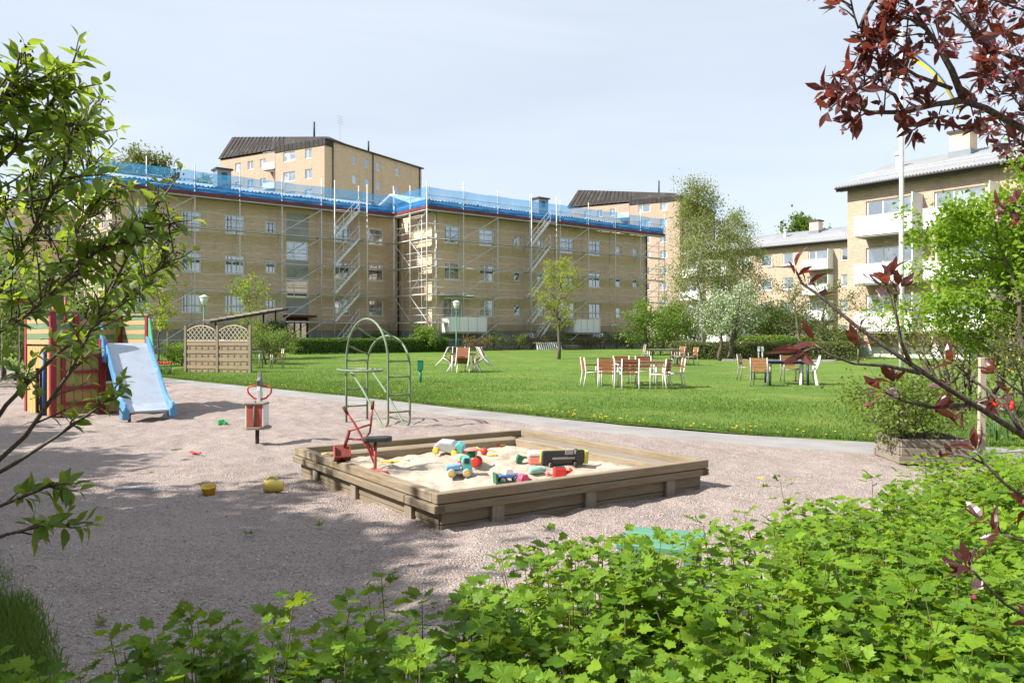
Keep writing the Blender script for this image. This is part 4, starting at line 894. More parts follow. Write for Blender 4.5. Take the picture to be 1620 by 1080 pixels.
# the maple with layered bright leaves, its yellow brushy neighbour
tree('maple_tree', 'bright green small maple with layered branches beside the flagpole', 'tree', (10.0, 14.4), 4.9, 2.15, 1.1, 40000, .09, [('bright_leaf', .85), ('fresh_leaf', .15)], shape='dome', seed=81, multi=3, limbs=40, twigs=11, sig=.055, trunk_r=.07, up=.42, twig_len=.38)
tree('maple_tree', 'bright green maple reaching above the pale block eaves', 'tree', (13.4, 16.5), 6.0, 2.8, 1.2, 22000, .1, [('bright_leaf', .85), ('fresh_leaf', .15)], shape='dome', seed=82, multi=3, limbs=30, twigs=9, sig=.06, trunk_r=.08, up=.45, twig_len=.38)
bush('forsythia_bush', 'brushy twigged bush with few yellow flowers behind the planter box', (9.6, 16.8), 1.8, 1.85, 3600, .06, [('olive_leaf', .55), ('lime_leaf', .33), ('yellow_blossom', .12)], None, 83, multi=14, limbs=44, twigs=4, up=1.3, sig=.05)
bush('forsythia_bush', 'brushy twigged bush rising behind the red tulips', (8.9, 13.4), 1.3, 1.5, 2600, .055, [('olive_leaf', .6), ('fresh_leaf', .32), ('yellow_blossom', .08)], None, 84, multi=12, limbs=36, twigs=4, up=1.3, sig=.05)
# shade trees beside the yard, out of the picture: their shadow lies on the gravel
for k, (x_, y_, h_, r_, n_) in enumerate(((-10.3, 2.7, 8.8, 3.0, 26000), (-14.0, 6.8, 8.5, 2.6, 20000), (-8.3, -.2, 7.4, 2.6, 22000), (-15.4, 9.9, 8.0, 2.2, 13000), (-11.2, .2, 8.0, 2.8, 20000), (-9.4, 4.2, 6.0, 2.1, 13000))):
    tree('shade_tree', 'leafy shade tree beside the gravel yard casting dappled shadow', 'tree', (x_, y_, 0), h_, r_, 2.4, n_, .24, [('mid_leaf', .6), ('fresh_leaf', .4)], seed=90 + k, group='shade trees beside the yard', sig=.12, limbs=20, twigs=8)
for k, (x_, y_) in enumerate(((-6.6, 2.0), (-7.4, 4.0), (-8.6, 6.2), (-6.0, .2), (-10.6, 8.4))):  # unseen bushes, added to screen the gravel from low sky light
    bush('sky_screen_bush', 'tall unseen bush added beside the shaded gravel to block low sky light', (x_, y_, 0), 1.5, 3.4, 5000, .13, [('mid_leaf', .7), ('dark_leaf', .3)], 'unseen bushes added to block sky light', 110 + k)
for k, (x_, y_, lb) in enumerate(((-4.5, -8.2, 'shade'), (3.0, -8.5, 'shade'), (9.5, -8.0, 'shade'))):  # unseen trees, added behind the camera so less sky reaches the yard
    tree('sky_screen_tree', 'broad unseen tree added behind the currant bushes to block sky light', 'tree', (x_, y_, 0), 10.5, 3.4, 2.6, 12000, .26, [('mid_leaf', .7), ('dark_leaf', .3)], seed=130 + k, group='unseen trees added to block sky light', sig=.12, limbs=22, twigs=8)

# ------------------------------------------------------------------ playground
rnd.seed(5); rng = np.random.default_rng(5)
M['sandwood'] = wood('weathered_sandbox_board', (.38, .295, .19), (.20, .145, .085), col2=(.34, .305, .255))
M['sandwood_dark'] = wood('dark_sandbox_board', (.33, .27, .19), (.19, .15, .10), col2=(.22, .18, .12))  # darker wood tone for the lower sandbox boards
M['greywood'] = wood('silvered_wood', (.36, .31, .25), (.20, .165, .13))
M['fencewood'] = wood('tan_fence_board', (.44, .335, .235), (.27, .20, .135))
# sand
m, n, o = newmat('pale_sand'); v = coords(n)
c = mixc(n, remap(n, noise(n, v, 2.2, 6), .35, .7, 0, 1), (.46, .39, .31), (.56, .49, .405)); c = mixc(n, remap(n, noise(n, v, 170, 3), .4, .7, 0, .5), c, (.30, .235, .165)); c = mixc(n, remap(n, noise(n, v, 7, 5), .5, .7, 0, .5), c, (.28, .215, .145))
p = N(n, 'ShaderNodeBsdfPrincipled', _Roughness=.95, _Specular_IOR_Level=.1); n.links.new(c, p.inputs['Base Color']); n.links.new(bumpn(n, noise(n, v, 38, 5, .7), .8, .02), p.inputs['Normal']); n.links.new(p.outputs[0], o.inputs[0]); M['sand'] = m
SB_n = Vector((-.62, 6.55, 0)); SBA = math.atan2(1.83, 2.66); SW, SL = 3.28, 3.42    # near corner; x towards the far end, y leftwards-away
sb = thing('sandbox', 'square weathered timber sandbox with ledge boards on posts', 'sandbox', SB_n, SBA)
TOP = .31
def lboard(a, b, wd, ht, mat='sandwood', nm='board', **k): return plank(nm, a, b, wd, ht, M[mat], sb, **k)
# seat ledges: two boards on each side, the upper one set flat on the lower
for k in range(4):
    L = SW if k % 2 == 0 else SL
    A, d, nrm = [((0, 0), (1, 0), (0, 1)), ((SW, 0), (0, 1), (-1, 0)), ((SW, SL), (-1, 0), (0, -1)), ((0, SL), (0, -1), (1, 0))][k]
    def Q(s_, t, z): return (A[0] + d[0] * s_ + nrm[0] * t, A[1] + d[1] * s_ + nrm[1] * t, z)
    e0 = .0 if k % 2 == 0 else .098
    lboard(Q(e0 + .002, .045, TOP - .04), Q(L - e0 - .002, .05, TOP - .04), .09, .085)                       # outer kerb board on edge
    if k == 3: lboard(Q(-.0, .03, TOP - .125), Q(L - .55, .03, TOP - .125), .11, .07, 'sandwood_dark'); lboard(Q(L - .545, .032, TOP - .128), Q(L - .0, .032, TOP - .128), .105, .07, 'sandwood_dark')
    else: lboard(Q(.0 if k else .0, .05, TOP - .125), Q(L - .02, .05, TOP - .125), .10, .07, 'sandwood_dark')
    if k in (1, 2):
        lboard(Q(.26 if k == 2 else .10, .225, TOP - .085), Q(L - (.10 if k == 2 else .26), .225, TOP - .085), .235, .035, 'greywood' if k == 1 else 'sandwood')      # seat board
        lboard(Q(.335 if k == 2 else .10, .365, TOP - .12), Q(L - (.10 if k == 2 else .335), .365, TOP - .12), .045, .10)                                 # inner edge board
    o_ = .052
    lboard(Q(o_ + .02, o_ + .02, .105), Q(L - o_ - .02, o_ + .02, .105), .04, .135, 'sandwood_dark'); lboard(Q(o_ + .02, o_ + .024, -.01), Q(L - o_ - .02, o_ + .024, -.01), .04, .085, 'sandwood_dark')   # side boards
    for s_ in (.62, 1.67, L - .55): plank('post', Q(s_, o_ - .012, -.08), Q(s_, o_ - .012, .178), .13, .055, M['greywood'], sb, up=(nrm[0], nrm[1], 0))
    plank('post', Q(.135, .135, -.08), Q(.135, .135, .175), .09, .09, M['greywood'], sb)
ng = 90; xs = np.linspace(.085, SW - .15, ng); ys = np.linspace(.085, SL - .15, ng); X, Y = np.meshgrid(xs, ys)
def sand_z(X, Y):
    dx = np.minimum(SW - .15 - X, SL - .15 - Y)
    return .205 + .032 * fbm(X * 1.5, Y * 1.5, 3, 71) + .024 * fbm(X * 7, Y * 7, 3, 75) - .035 * np.maximum(0, vnoise(X * 4.5, Y * 4.5, 79)) - .05 * np.clip(1 - (dx - .22) / .3, 0, 1) + .05 * np.exp(-((X - 1.35) ** 2 + (Y - 1.7) ** 2) / .12)
so_ = grid_obj('sand', X, Y, sand_z(X, Y), M['sand']); so_.matrix_world = rotM(SB_n, SBA); tag(so_, 'pale trampled sand filling the timber sandbox', 'sand', kind='stuff')
_si = rotM(SB_n, SBA).inverted()
def sandp(u, v_):                                         # point of the sand under a picture point
    z = .21
    for _ in range(25):
        Y_ = (EYE - z) * F / (v_ - CY); q = _si @ Vector(((u - CX) / F * Y_, Y_, 0)); z = .6 * z + .4 * float(sand_z(np.array(q.x), np.array(q.y)))
    return Vector(((u - CX) / F * Y_, Y_, z))
P_ = {k: plastic('plastic_' + k, c_) for k, c_ in dict(yellow=(.72, .48, .03), red=(.60, .035, .03), teal=(.10, .42, .40), grey=(.36, .37, .38), green=(.03, .42, .10), dgreen=(.02, .14, .07), blue=(.06, .20, .52), lblue=(.16, .34, .58), pink=(.66, .07, .16), salmon=(.70, .22, .17), dark=(.03, .033, .036), white=(.74, .74, .72), lime=(.42, .43, .10), mint=(.26, .52, .44), orange=(.75, .30, .03), pyellow=(.76, .60, .14)).items()}
def wheel(parent, c_, r, wd, ax='y', tyre='dark', rim='yellow', nm='wheel'):
    Mr = Matrix.Rotation(R(90), 3, 'X') if ax == 'y' else Matrix.Rotation(R(90), 3, 'Y')
    w_ = MB().lathe([(r * .55, -wd / 2), (r * .93, -wd / 2), (r, -wd * .25), (r, wd * .25), (r * .93, wd / 2), (r * .55, wd / 2)], 14, c_, Mr).build(nm, P_[tyre], parent, True)
    b = MB().lathe([(r * .2, -wd * .56), (r * .58, -wd * .53), (r * .6, wd * .53), (r * .2, wd * .56)], 10, c_, Mr)
    b.build('rim', P_[rim], w_); return w_
def toy(name, label, cat, u, v_, rz=0, sand=True, tilt=(0, 0)):
    p_ = sandp(u, v_) if sand else gp(u, v_)
    if not sand: p_.z = float(gravel_relief(np.array(p_.x), np.array(p_.y)))
    t = thing(name, label, cat, p_, rz, 'toys in the sandbox' if sand else 'toys on the gravel'); t.rotation_euler = (tilt[0], tilt[1], rz); return t
# --- teal dump truck with yellow wheels
t = toy('toy_truck', 'teal and grey toy truck with yellow wheels standing in the sand', 'toy truck', 727, 753, R(8))
MB().b2((-.13, -.055, .035), (.13, .055, .07)).build('chassis', P_['grey'], t, bevel=.008)
cb = MB().prism([(.03, .07), (.125, .07), (.125, .13), (.10, .20), (.04, .20), (.02, .15)], (0, -.055, 0), (1, 0, 0), (0, 0, 1), (0, .11, 0)).build('cab', P_['teal'], t, bevel=.01)
MB().b2((.045, -.058, .135), (.095, -.0555, .185)).build('window', P_['dark'], cb)
MB().prism([(-.14, .075), (0, .075), (.01, .13), (-.13, .11)], (0, -.06, 0), (1, 0, 0), (0, 0, 1), (0, .12, 0)).build('tipper', P_['lblue'], t, bevel=.006)
for x_ in (-.085, .07):
    for y_ in (-.066, .066): wheel(t, (x_, y_, .042), .044, .032, tyre='grey')
t = toy('toy_tractor', 'green toy tractor with red wheels and tan hat roof behind the teal truck', 'toy tractor', 742, 737, R(-10))
MB().b2((-.10, -.04, .05), (.08, .04, .11)).build('body', P_['green'], t, bevel=.015)
MB().b2((-.01, -.05, .11), (.08, .05, .17)).build('cab', P_['dgreen'], t, bevel=.01)
MB().lathe([(.085, .17), (.08, .18), (.05, .195), (.01, .2)], 14, (.03, 0, 0)).build('roof', P_['salmon'], t, True)
for y_ in (-.06, .06): wheel(t, (.08, y_, .05), .055, .035, tyre='red', rim='red'); wheel(t, (-.08, y_, .035), .035, .03, tyre='red', rim='red')
t = toy('toy_dumper', 'faded grey and teal toy dumper with a yellow wheel lying at the far board', 'toy truck', 712, 716, R(-12), tilt=(R(12), R(8)))
MB().prism([(-.20, .03), (.06, .01), (.10, .10), (.03, .15), (-.12, .14), (-.19, .08)], (0, -.07, 0), (1, 0, 0), (0, 0, 1), (0, .15, 0)).build('tipper', P_['grey'], t, bevel=.02)
MB().prism([(.07, .01), (.17, .0), (.17, .12), (.10, .15), (.06, .12)], (0, -.06, 0), (1, 0, 0), (0, 0, 1), (0, .13, 0)).build('cab', P_['teal'], t, bevel=.012)
for x_ in (-.15, .08): wheel(t, (x_, -.085, .03), .042, .03, rim='pyellow', tyre='yellow')
# --- monster truck and pink car
t = toy('toy_monster_truck', 'blue toy monster truck with big dark wheels', 'toy truck', 806, 765, R(12))
MB().b2((-.10, -.04, .06), (.10, .04, .09)).build('chassis', P_['blue'], t, bevel=.006)
MB().prism([(-.05, .09), (.08, .09), (.07, .12), (.03, .125), (.015, .15), (-.04, .15)], (0, -.038, 0), (1, 0, 0), (0, 0, 1), (0, .076, 0)).build('body', P_['white'], t, bevel=.008)
for x_ in (-.08, .075):
    for y_ in (-.06, .06): wheel(t, (x_, y_, .045), .046, .04, rim='grey')
t = toy('toy_car', 'small pink toy car beside the blue monster truck', 'toy car', 829, 765, R(40))
MB().prism([(-.07, .015), (.07, .015), (.07, .05), (.04, .055), (.015, .095), (-.05, .095), (-.07, .06)], (0, -.04, 0), (1, 0, 0), (0, 0, 1), (0, .08, 0)).build('body', P_['pink'], t, bevel=.01)
for x_ in (-.045, .045):
    for y_ in (-.045, .045): wheel(t, (x_, y_, .02), .021, .016, rim='white')
t = toy('toy_loader', 'dark green toy loader scoop beside the monster truck', 'toy', 789, 764, R(20))
MB().prism([(-.04, 0), (.05, 0), (.05, .015), (-.02, .02), (-.03, .10), (-.045, .10)], (0, -.05, 0), (1, 0, 0), (0, 0, 1), (0, .10, 0)).build('scoop', P_['dgreen'], t)
MB().bar((-.03, 0, .07), (-.0, .14, .06), .02).build('arm', P_['green'], t)
# --- overturned truck showing its dark underside, and the salmon cab next to it
t = toy('toy_truck', 'large toy truck lying on its side with dark underside facing out', 'toy truck', 893, 735, R(14), tilt=(R(14), 0))
MB().b2((-.26, -.02, 0), (.21, .02, .17)).build('chassis', P_['dark'], t, bevel=.01)
MB().b2((-.27, .02, .012), (.25, .07, .158)).build('body', P_['lime'], t, bevel=.02); MB().b2((.212, -.03, .01), (.26, .0195, .16)).build('bumper', P_['lime'], t, bevel=.01)
for x_ in (.11, -.17):
    for z_ in (.015, .155):
        if (x_, z_) != (-.17, .155): wheel(t, (x_, -.03, z_), .038, .03, 'x', rim='grey')
MB().b2((-.01, -.03, .13), (.08, -.0205, .185)).build('axle_plate', P_['grey'], t); MB().bar((-.15, -.027, .09), (.10, -.027, .09), .012, .02).build('drive_shaft', P_['grey'], t)
t = toy('toy_truck', 'faded salmon and white toy truck cab by the overturned truck', 'toy truck', 852, 734, R(4))
MB().b2((-.11, -.06, .005), (.10, .06, .09)).build('body', P_['salmon'], t, bevel=.012); MB().b2((-.12, -.065, .09), (.09, .065, .15)).build('cab', P_['white'], t, bevel=.02)
# --- small things
def bucket(name, label, u, v_, col, r, h, sand=True, tilt=(0, 0), rz=0, handle=None):
    t = toy(name, label, 'bucket', u, v_, rz, sand, tilt)
    MB().lathe([(r * .72, 0), (r * .98, h * .95), (r * 1.06, h * .95), (r * 1.06, h), (r * .93, h), (r * .68, .012)], 16).build('pail', P_[col], t, True)
    if handle: tube('handle', arc((0, 0, h), r * 1.02, 0, math.pi, 10, (1, 0, 0), (0, -.5, .86)), .005, P_[handle], t, 5)
    return t
bucket('toy_bucket', 'small yellow toy bucket alone on the open gravel', 331, 782, 'yellow', .075, .1, False, (R(10), 0), 0, 'yellow')
t = toy('toy_watering_can', 'yellow plastic toy can lying on the gravel near the sandbox corner', 'toy', 433, 781, R(8), False)
MB().lathe([(.03, -.10), (.062, -.095), (.07, -.03), (.064, .06), (.05, .085), (.05, .10), (.036, .10), (.036, .03)], 16, (0, 0, .062), Matrix.Rotation(R(90), 3, 'Y')).build('can_body', P_['pyellow'], t, True)
tube('handle', arc((-.02, 0, .11), .055, 0, math.pi, 8, (1, 0, 0), (0, -.3, .95)), .011, P_['pyellow'], t, 6)
t = toy('toy_car', 'small green toy vehicle on the gravel between slide and rocker', 'toy car', 352, 672, R(10), False)
MB().prism([(-.08, .02), (.08, .02), (.08, .06), (.03, .065), (.02, .1), (-.05, .1), (-.08, .06)], (0, -.045, 0), (1, 0, 0), (0, 0, 1), (0, .09, 0)).build('body', P_['green'], t, bevel=.01)
for x_ in (-.05, .05):
    for y_ in (-.05, .05): wheel(t, (x_, y_, .022), .024, .018, tyre='green', rim='green')
t = toy('toy_stick', 'thin blue plastic stick lying on the shaded gravel', 'toy', 214, 781, R(5), False); tube('rod', [(-.2, 0, .012), (.0, .02, .014), (.2, 0, .012)], .008, P_['lblue'], t, 6); MB().lathe([(.008, 0), (.018, .005), (.008, .02)], 8, (.2, 0, .005)).build('knob', P_['lblue'], t)
t = toy('toy_spade', 'small red plastic spade blade on the gravel near the rocker shadow', 'toy', 310, 718, R(60), False); MB().prism([(-.04, 0), (.04, 0), (.03, .1), (0, .13), (-.03, .1)], (0, 0, .015), (1, 0, 0), (0, 1, .1), (0, 0, .012)).build('blade', P_['red'], t); tube('handle', [(0, 0, .02), (0, -.1, .03)], .012, P_['red'], t)
t = toy('toy_loader', 'yellow toy digger with blue cab light by the sandbox corner', 'toy', 512, 734, R(-20)); MB().prism([(-.09, 0), (.06, 0), (.08, .05), (.05, .06), (.05, .13), (-.01, .13), (-.02, .05), (-.09, .03)], (0, -.04, 0), (1, 0, 0), (0, 0, 1), (0, .08, 0)).build('body', P_['yellow'], t, bevel=.012); MB().lathe([(.02, 0), (.025, .015), (.012, .03)], 10, (.02, -.045, .1), Matrix.Rotation(R(90), 3, 'X')).build('lamp', P_['white'], t)
t = toy('toy_tractor', 'tiny dark green toy tractor next to the red digger scoop', 'toy tractor', 528, 735, R(10)); MB().b2((-.05, -.025, .02), (.04, .025, .06)).build('body', P_['dgreen'], t, bevel=.008); MB().b2((-.03, -.022, .06), (.005, .022, .09)).build('cab', P_['lime'], t, bevel=.006)
for x_, r_ in ((-.03, .032), (.035, .022)):
    for y_ in (-.035, .035): wheel(t, (x_, y_, r_), r_, .02, rim='lime')
t = toy('toy_mould', 'bright green sand mould near the sandbox front boards', 'toy', 536, 741, R(30)); MB().lathe([(.045, 0), (.04, .03), (.03, .05), (.01, .055)], 8).build('mould', P_['green'], t)
t = toy('toy_bottle', 'blue plastic bottle lying by the far inner board', 'toy', 612, 720, R(10)); MB().lathe([(.03, -.07), (.034, -.06), (.034, .03), (.015, .06), (.015, .08)], 12, (0, 0, .033), Matrix.Rotation(R(90), 3, 'Y')).build('bottle', P_['blue'], t, True)
t = toy('toy_crate', 'bright green open toy crate by the far inner board', 'toy', 634, 719, R(6)); b = MB(); b.b2((-.06, -.05, 0), (.06, .05, .012)); b.b2((-.06, .042, .012), (.06, .05, .09)); b.b2((-.06, -.05, .012), (.06, -.042, .05)); b.b2((-.06, -.042, .012), (-.052, .042, .09)); b.b2((.052, -.042, .012), (.06, .042, .05)); b.build('crate', P_['green'], t); MB().b2((.07, -.05, .0), (.12, .02, .014)).build('lid', P_['green'], t)
t = toy('toy_spade', 'orange yellow toy spade lying flat in the sand', 'toy', 626, 732, R(4)); MB().prism([(-.17, -.03), (-.05, -.04), (-.04, .04), (-.17, .03)], (0, 0, .012), (1, 0, 0), (0, 1, 0), (0, 0, .012)).build('blade', P_['yellow'], t); tube('handle', [(-.05, 0, .02), (.16, 0, .022)], .013, P_['yellow'], t)
t = toy('toy_dish', 'crimson pink toy dish half buried behind the teal truck', 'toy', 737, 719, 0); MB().lathe([(.05, 0), (.085, .025), (.09, .03), (.08, .027), (.045, .01)], 16).build('dish', P_['pink'], t, True)
t = toy('toy_rattle', 'round red toy ball with yellow handle', 'toy', 766, 719, 0); MB().lathe([(.01, 0), (.03, .008), (.046, .04), (.03, .075), (.008, .085)], 12).build('ball', P_['red'], t, True); tube('handle', [(-.03, 0, .05), (-.09, .03, .08), (-.11, .05, .06)], .014, P_['yellow'], t)
t = toy('toy_sieve', 'red and yellow toy sieve in the far corner of the sand', 'toy', 784, 707, R(20)); MB().lathe([(.05, 0), (.06, .05), (.05, .055), (.04, .02)], 14).build('cup', P_['red'], t, True); MB().prism([(.05, -.05), (.13, -.03), (.13, .04), (.05, .05)], (0, 0, .03), (1, 0, 0), (0, 1, .2), (0, 0, .014)).build('plate', P_['yellow'], t)
t = toy('toy_rake', 'short yellow toy rake lying behind the teal truck', 'toy', 777, 722, R(-5)); tube('handle', [(-.05, 0, .015), (.05, 0, .018)], .01, P_['yellow'], t); MB().b2((.05, -.03, .005), (.065, .03, .03)).build('rake_head', P_['yellow'], t)
t = toy('toy_bottle', 'mint green toy bottle lying beside the red watering can', 'toy', 850, 749, R(25)); MB().lathe([(.03, -.09), (.036, -.08), (.036, .04), (.022, .06), (.028, .08), (.024, .09)], 12, (0, 0, .036), Matrix.Rotation(R(90), 3, 'Y')).build('bottle', P_['mint'], t, True)
t = toy('toy_peg', 'tiny pink toy peg stuck in the sand', 'toy', 866, 753, 0); MB().lathe([(.016, -.02), (.018, .03), (.024, .035), (.01, .05)], 8).build('peg', P_['salmon'], t)
t = toy('toy_watering_can', 'red toy watering can with a short spout', 'toy', 887, 755, R(10)); b = MB(); b.b2((-.075, -.05, 0), (.05, .05, .105)); b.build('can_body', P_['red'], t, bevel=.012); tube('spout', [(.04, 0, .04), (.09, 0, .06), (.115, 0, .085)], [.02, .018, .024], P_['red'], t, 8); MB().b2((-.065, -.04, .105), (.04, .04, .109)).build('opening', P_['dark'], t)
t = toy('toy_loader', 'small green toy figure by the salmon truck cab', 'toy', 824, 732, R(15)); MB().prism([(-.06, 0), (.0, 0), (.03, .05), (.07, .05), (.07, .07), (.02, .075), (-.03, .1), (-.05, .06)], (0, -.03, 0), (1, 0, 0), (0, 0, 1), (0, .06, 0)).build('body', P_['dgreen'], t, bevel=.008)

# --- ride-on digger
M['red_metal'] = simple('faded_red_metal', (.50, .09, .08), .5, .2, 8, .08, col2=(.30, .12, .08), scale2=9)
M['rust_red'] = simple('rusty_scoop', (.24, .055, .04), .7, .3, 7, .15, col2=(.14, .06, .035), scale2=6)
M['handle_wood'] = wood('worn_handle', (.26, .10, .06), (.15, .06, .04)); M['blackseat'] = simple('dark_grey_seat', (.035, .04, .042), .6, .15, 8, .1)
p0 = sandp(593, 745); dg = thing('ride_on_digger', 'red metal ride-on sand digger with dark seat and two handles', 'sand digger', p0)
def dpt(u, v_, dy=0): q = at(u, v_, p0.y + dy); return q - p0
tube('post', [(0, 0, -.1), dpt(594, 700)], .018, M['red_metal'], dg, 8)
for a in (math.pi * .9, -.5, 2.4): tube('foot', [(0, 0, .02), (.17 * math.cos(a), .17 * math.sin(a), .0)], .013, M['red_metal'], dg)
s_ = dpt(597, 698); q = MB().prism([(-.15, -.0), (-.12, -.075), (.10, -.085), (.15, -.03), (.15, .05), (.08, .085), (-.12, .075), (-.15, .03)], s_ + Vector((0, 0, .0)), (1, .15, .02), (-.15, 1, 0), (0, 0, .05)); q.build('seat', M['blackseat'], dg, bevel=.012)
tube('boom', [dpt(593, 722), dpt(577, 702), dpt(572, 690), dpt(560, 668), dpt(556, 663), dpt(549, 652)], .012, M['red_metal'], dg); tube('handle', [dpt(549, 653), dpt(543, 643)], .018, M['handle_wood'], dg, 8)
tube('boom', [dpt(596, 722, .06), dpt(582, 700, .06), dpt(576, 695, .06), dpt(585, 684, .1), dpt(587, 670, .1), dpt(589, 645, .1)], .012, M['red_metal'], dg); tube('handle', [dpt(589, 647, .1), dpt(590, 634, .1)], .018, M['handle_wood'], dg, 8)
tube('link_bar', [dpt(587, 671, .1), dpt(553, 681, .03)], .011, M['red_metal'], dg); tube('link_bar', [dpt(574, 695, .03), dpt(550, 694, .03)], .011, M['red_metal'], dg); tube('link_bar', [dpt(574, 690), dpt(593, 735)], .01, M['red_metal'], dg)
tube('dipper', [dpt(553, 680, .02), dpt(545, 707, .02)], .018, M['rust_red'], dg, 8)
c_ = dpt(541, 715, .0); sq = link('scoop', None, dg, Matrix.Translation(c_) @ Matrix.Rotation(R(18), 4, 'Z') @ Matrix.Rotation(R(-28), 4, 'X'))
for nm, lo_, hi_, mt in (('back_plate', (-.085, .03, -.07), (.085, .042, .08), 'red_metal'), ('side_plate', (-.085, -.05, -.075), (-.075, .03, .06), 'red_metal'), ('side_plate', (.075, -.05, -.075), (.085, .03, .06), 'rust_red'), ('bottom_plate', (-.085, -.09, -.085), (.085, .042, -.075), 'rust_red'), ('front_plate', (-.075, -.02, -.07), (.075, -.012, .05), 'rust_red')): MB().b2(lo_, hi_).build(nm, M[mt], sq)

# --- spring rocker
M['rk_red'] = simple('faded_red_panel', (.40, .095, .06), .6, .15, 5, .1); M['rk_white'] = simple('white_blue_panel', (.66, .68, .69), .55, .08, 5, .05); M['rk_grey'] = simple('grey_rocker_head', (.16, .165, .17), .6, .15, 8, .1); M['rk_handle'] = simple('red_orange_tube', (.55, .07, .03), .4, .1, 8, .03)
g_ = gp(407, 702); rk = thing('spring_rocker', 'red and white wooden ride-on rocker with looped red handles', 'rocker', g_, R(2))
tube('post', [(0, 0, -.1), (0, 0, .26)], .03, M['trim_dark'], rk, 8)
MB().prism([(-.2, -.06), (-.2, .06), (-.1, .22), (.1, .22), (.2, .06), (.2, -.06), (.1, -.22), (-.1, -.22)], (0, 0, .235), (1, 0, 0), (0, 1, 0), (0, 0, .035)).build('foot_board', M['greywood'], rk, bevel=.005)
MB().b2((-.115, -.15, .275), (-.006, -.125, .60)).build('panel', M['rk_red'], rk, bevel=.006); MB().b2((.008, -.15, .275), (.115, -.125, .60)).build('panel', M['rk_red'], rk, bevel=.006); MB().b2((-.115, .125, .275), (.115, .15, .60)).build('panel', M['rk_red'], rk, bevel=.006)
for x_ in (-.135, .115): MB().b2((x_, -.15, .275), (x_ + .02, .15, .60)).build('side_panel', M['rk_white'], rk, bevel=.004)
MB().b2((-.15, -.17, .60), (.15, .12, .63)).build('seat', M['greywood'], rk, bevel=.006)
MB().prism([(0, .60), (.12, .60), (.13, .75), (.10, .86), (.12, .93), (.06, .96), (.0, .93), (-.02, .80)], (-.03, .10, 0), (0, 1, 0), (0, 0, 1), (.05, 0, 0)).build('neck', M['rk_white'], rk, bevel=.006)
MB().prism([(.0, .86), (.16, .84), (.18, .90), (.10, .98), (.085, 1.06), (.05, 1.08), (.03, 1.0), (-.03, .95)], (-.032, .09, 0), (0, 1, 0), (0, 0, 1), (.055, 0, 0)).build('head', M['rk_grey'], rk, bevel=.008)
tube('tail', [(0, -.155, .30), (0, -.165, .45), (0, -.15, .60), (0, -.12, .66)], .016, M['rk_grey'], rk, 6)
for s_ in (-1, 1): tube('handle', [(s_ * .02, .15, .66), (s_ * .09, .14, .68), (s_ * .17, .13, .76), (s_ * .18, .12, .82), (s_ * .15, .12, .86), (s_ * .07, .13, .865), (s_ * .01, .14, .86)], .014, M['rk_handle'], rk, 7)

# --- green climbing frame
M['frame_green'] = simple('green_painted_tube', (.155, .215, .125), .5, .15, 6, .08, col2=(.12, .12, .08), scale2=9)
g0 = gp(548, 666); g1 = gp(614, 678); d_ = Vector((g1.x - g0.x, g1.y - g0.y, 0)); Wd = d_.length; ca = math.atan2(d_.y, d_.x)
cf = thing('climbing_frame', 'green tubular climbing frame with two arches and ladder rungs', 'climbing frame', (g0.x, g0.y, gzf(0, g0.y)), ca)
def arch(y_, top, spring, x0, x1):
    cx_ = (x0 + x1) / 2; r_ = (x1 - x0) / 2
    pts = [(x0, y_, -.05), (x0, y_, spring * .6)] + arc((cx_, y_, spring), r_, math.pi, 0, 18, (1, 0, 0), (0, 0, 1), top - spring) + [(x1, y_, spring * .5), (x1, y_, .14)]
    pts += arc((x1 - .13, y_, .13), .13, 0, -math.pi * .72, 6, (1, 0, 0), (0, 0, 1)) + [(x0 + (x1 - x0) * .42, y_, .62), (x0 + .1 * (x1 - x0) + .02, y_, .95)]
    return tube('arch', pts, .021, M['frame_green'], cf, 8)
dy = .44; arch(0, 1.93, 1.15, 0, Wd); arch(dy, 1.62, 1.05, .02, Wd + .02)
for z in (.22, .52, .84, 1.12): tube('rung', [(Wd, 0, z + .05), (Wd + .02, dy, z + .05)], .016, M['frame_green'], cf, 7)
for z in (.28, .60, 1.15): tube('rung', [(0, 0, z), (.02, dy, z - .0)], .016, M['frame_green'], cf, 7)
def ap(t, top, spring): a = math.pi * (1 - t); return (Wd / 2 + Wd / 2 * math.cos(a), spring + (top - spring) * math.sin(a))
for t_ in (.12, .32, .72): a, b = ap(t_, 1.93, 1.15), ap(t_, 1.62, 1.05); tube('rung', [(a[0], 0, a[1]), (b[0] + .02, dy, b[1])], .016, M['frame_green'], cf, 7)
ring = arc((.12, dy / 2, .97), .62, 0, 2 * math.pi, 24, (1, 0, 0), (0, 1, 0), .33)[:-1]; tube('platform_ring', ring, .022, M['frame_green'], cf, 8, True)

# --- playhouse with slide
M['ph_yellow'] = wood('yellow_painted_board', (.60, .44, .18), (.50, .35, .13)); M['ph_red'] = simple('dark_red_paint', (.27, .025, .035), .5, .15, 5, .08); M['ph_green'] = wood('green_painted_board', (.20, .33, .19), (.14, .25, .13)); M['ph_tan'] = wood('pale_orange_board', (.60, .42, .23), (.50, .34, .17)); M['sl_blue'] = simple('slide_blue', (.09, .25, .46), .45, .15, 4, .05, col2=(.30, .40, .50), scale2=7); M['sl_steel'] = simple('slide_sheet_metal', (.44, .49, .57), .4, .12, 3, .04, metal=.35, col2=(.36, .40, .46), scale2=3); M['ph_bluepost'] = simple('blue_post_paint', (.03, .08, .30), .5, .1, 5, .05); M['ph_gr'] = simple('green_side_panel', (.10, .34, .18), .5, .12, 5, .05)
pa = math.atan2(.75, .66); g_ = gp(83, 659); PW, PD, PH = 1.9, 1.4, 1.42
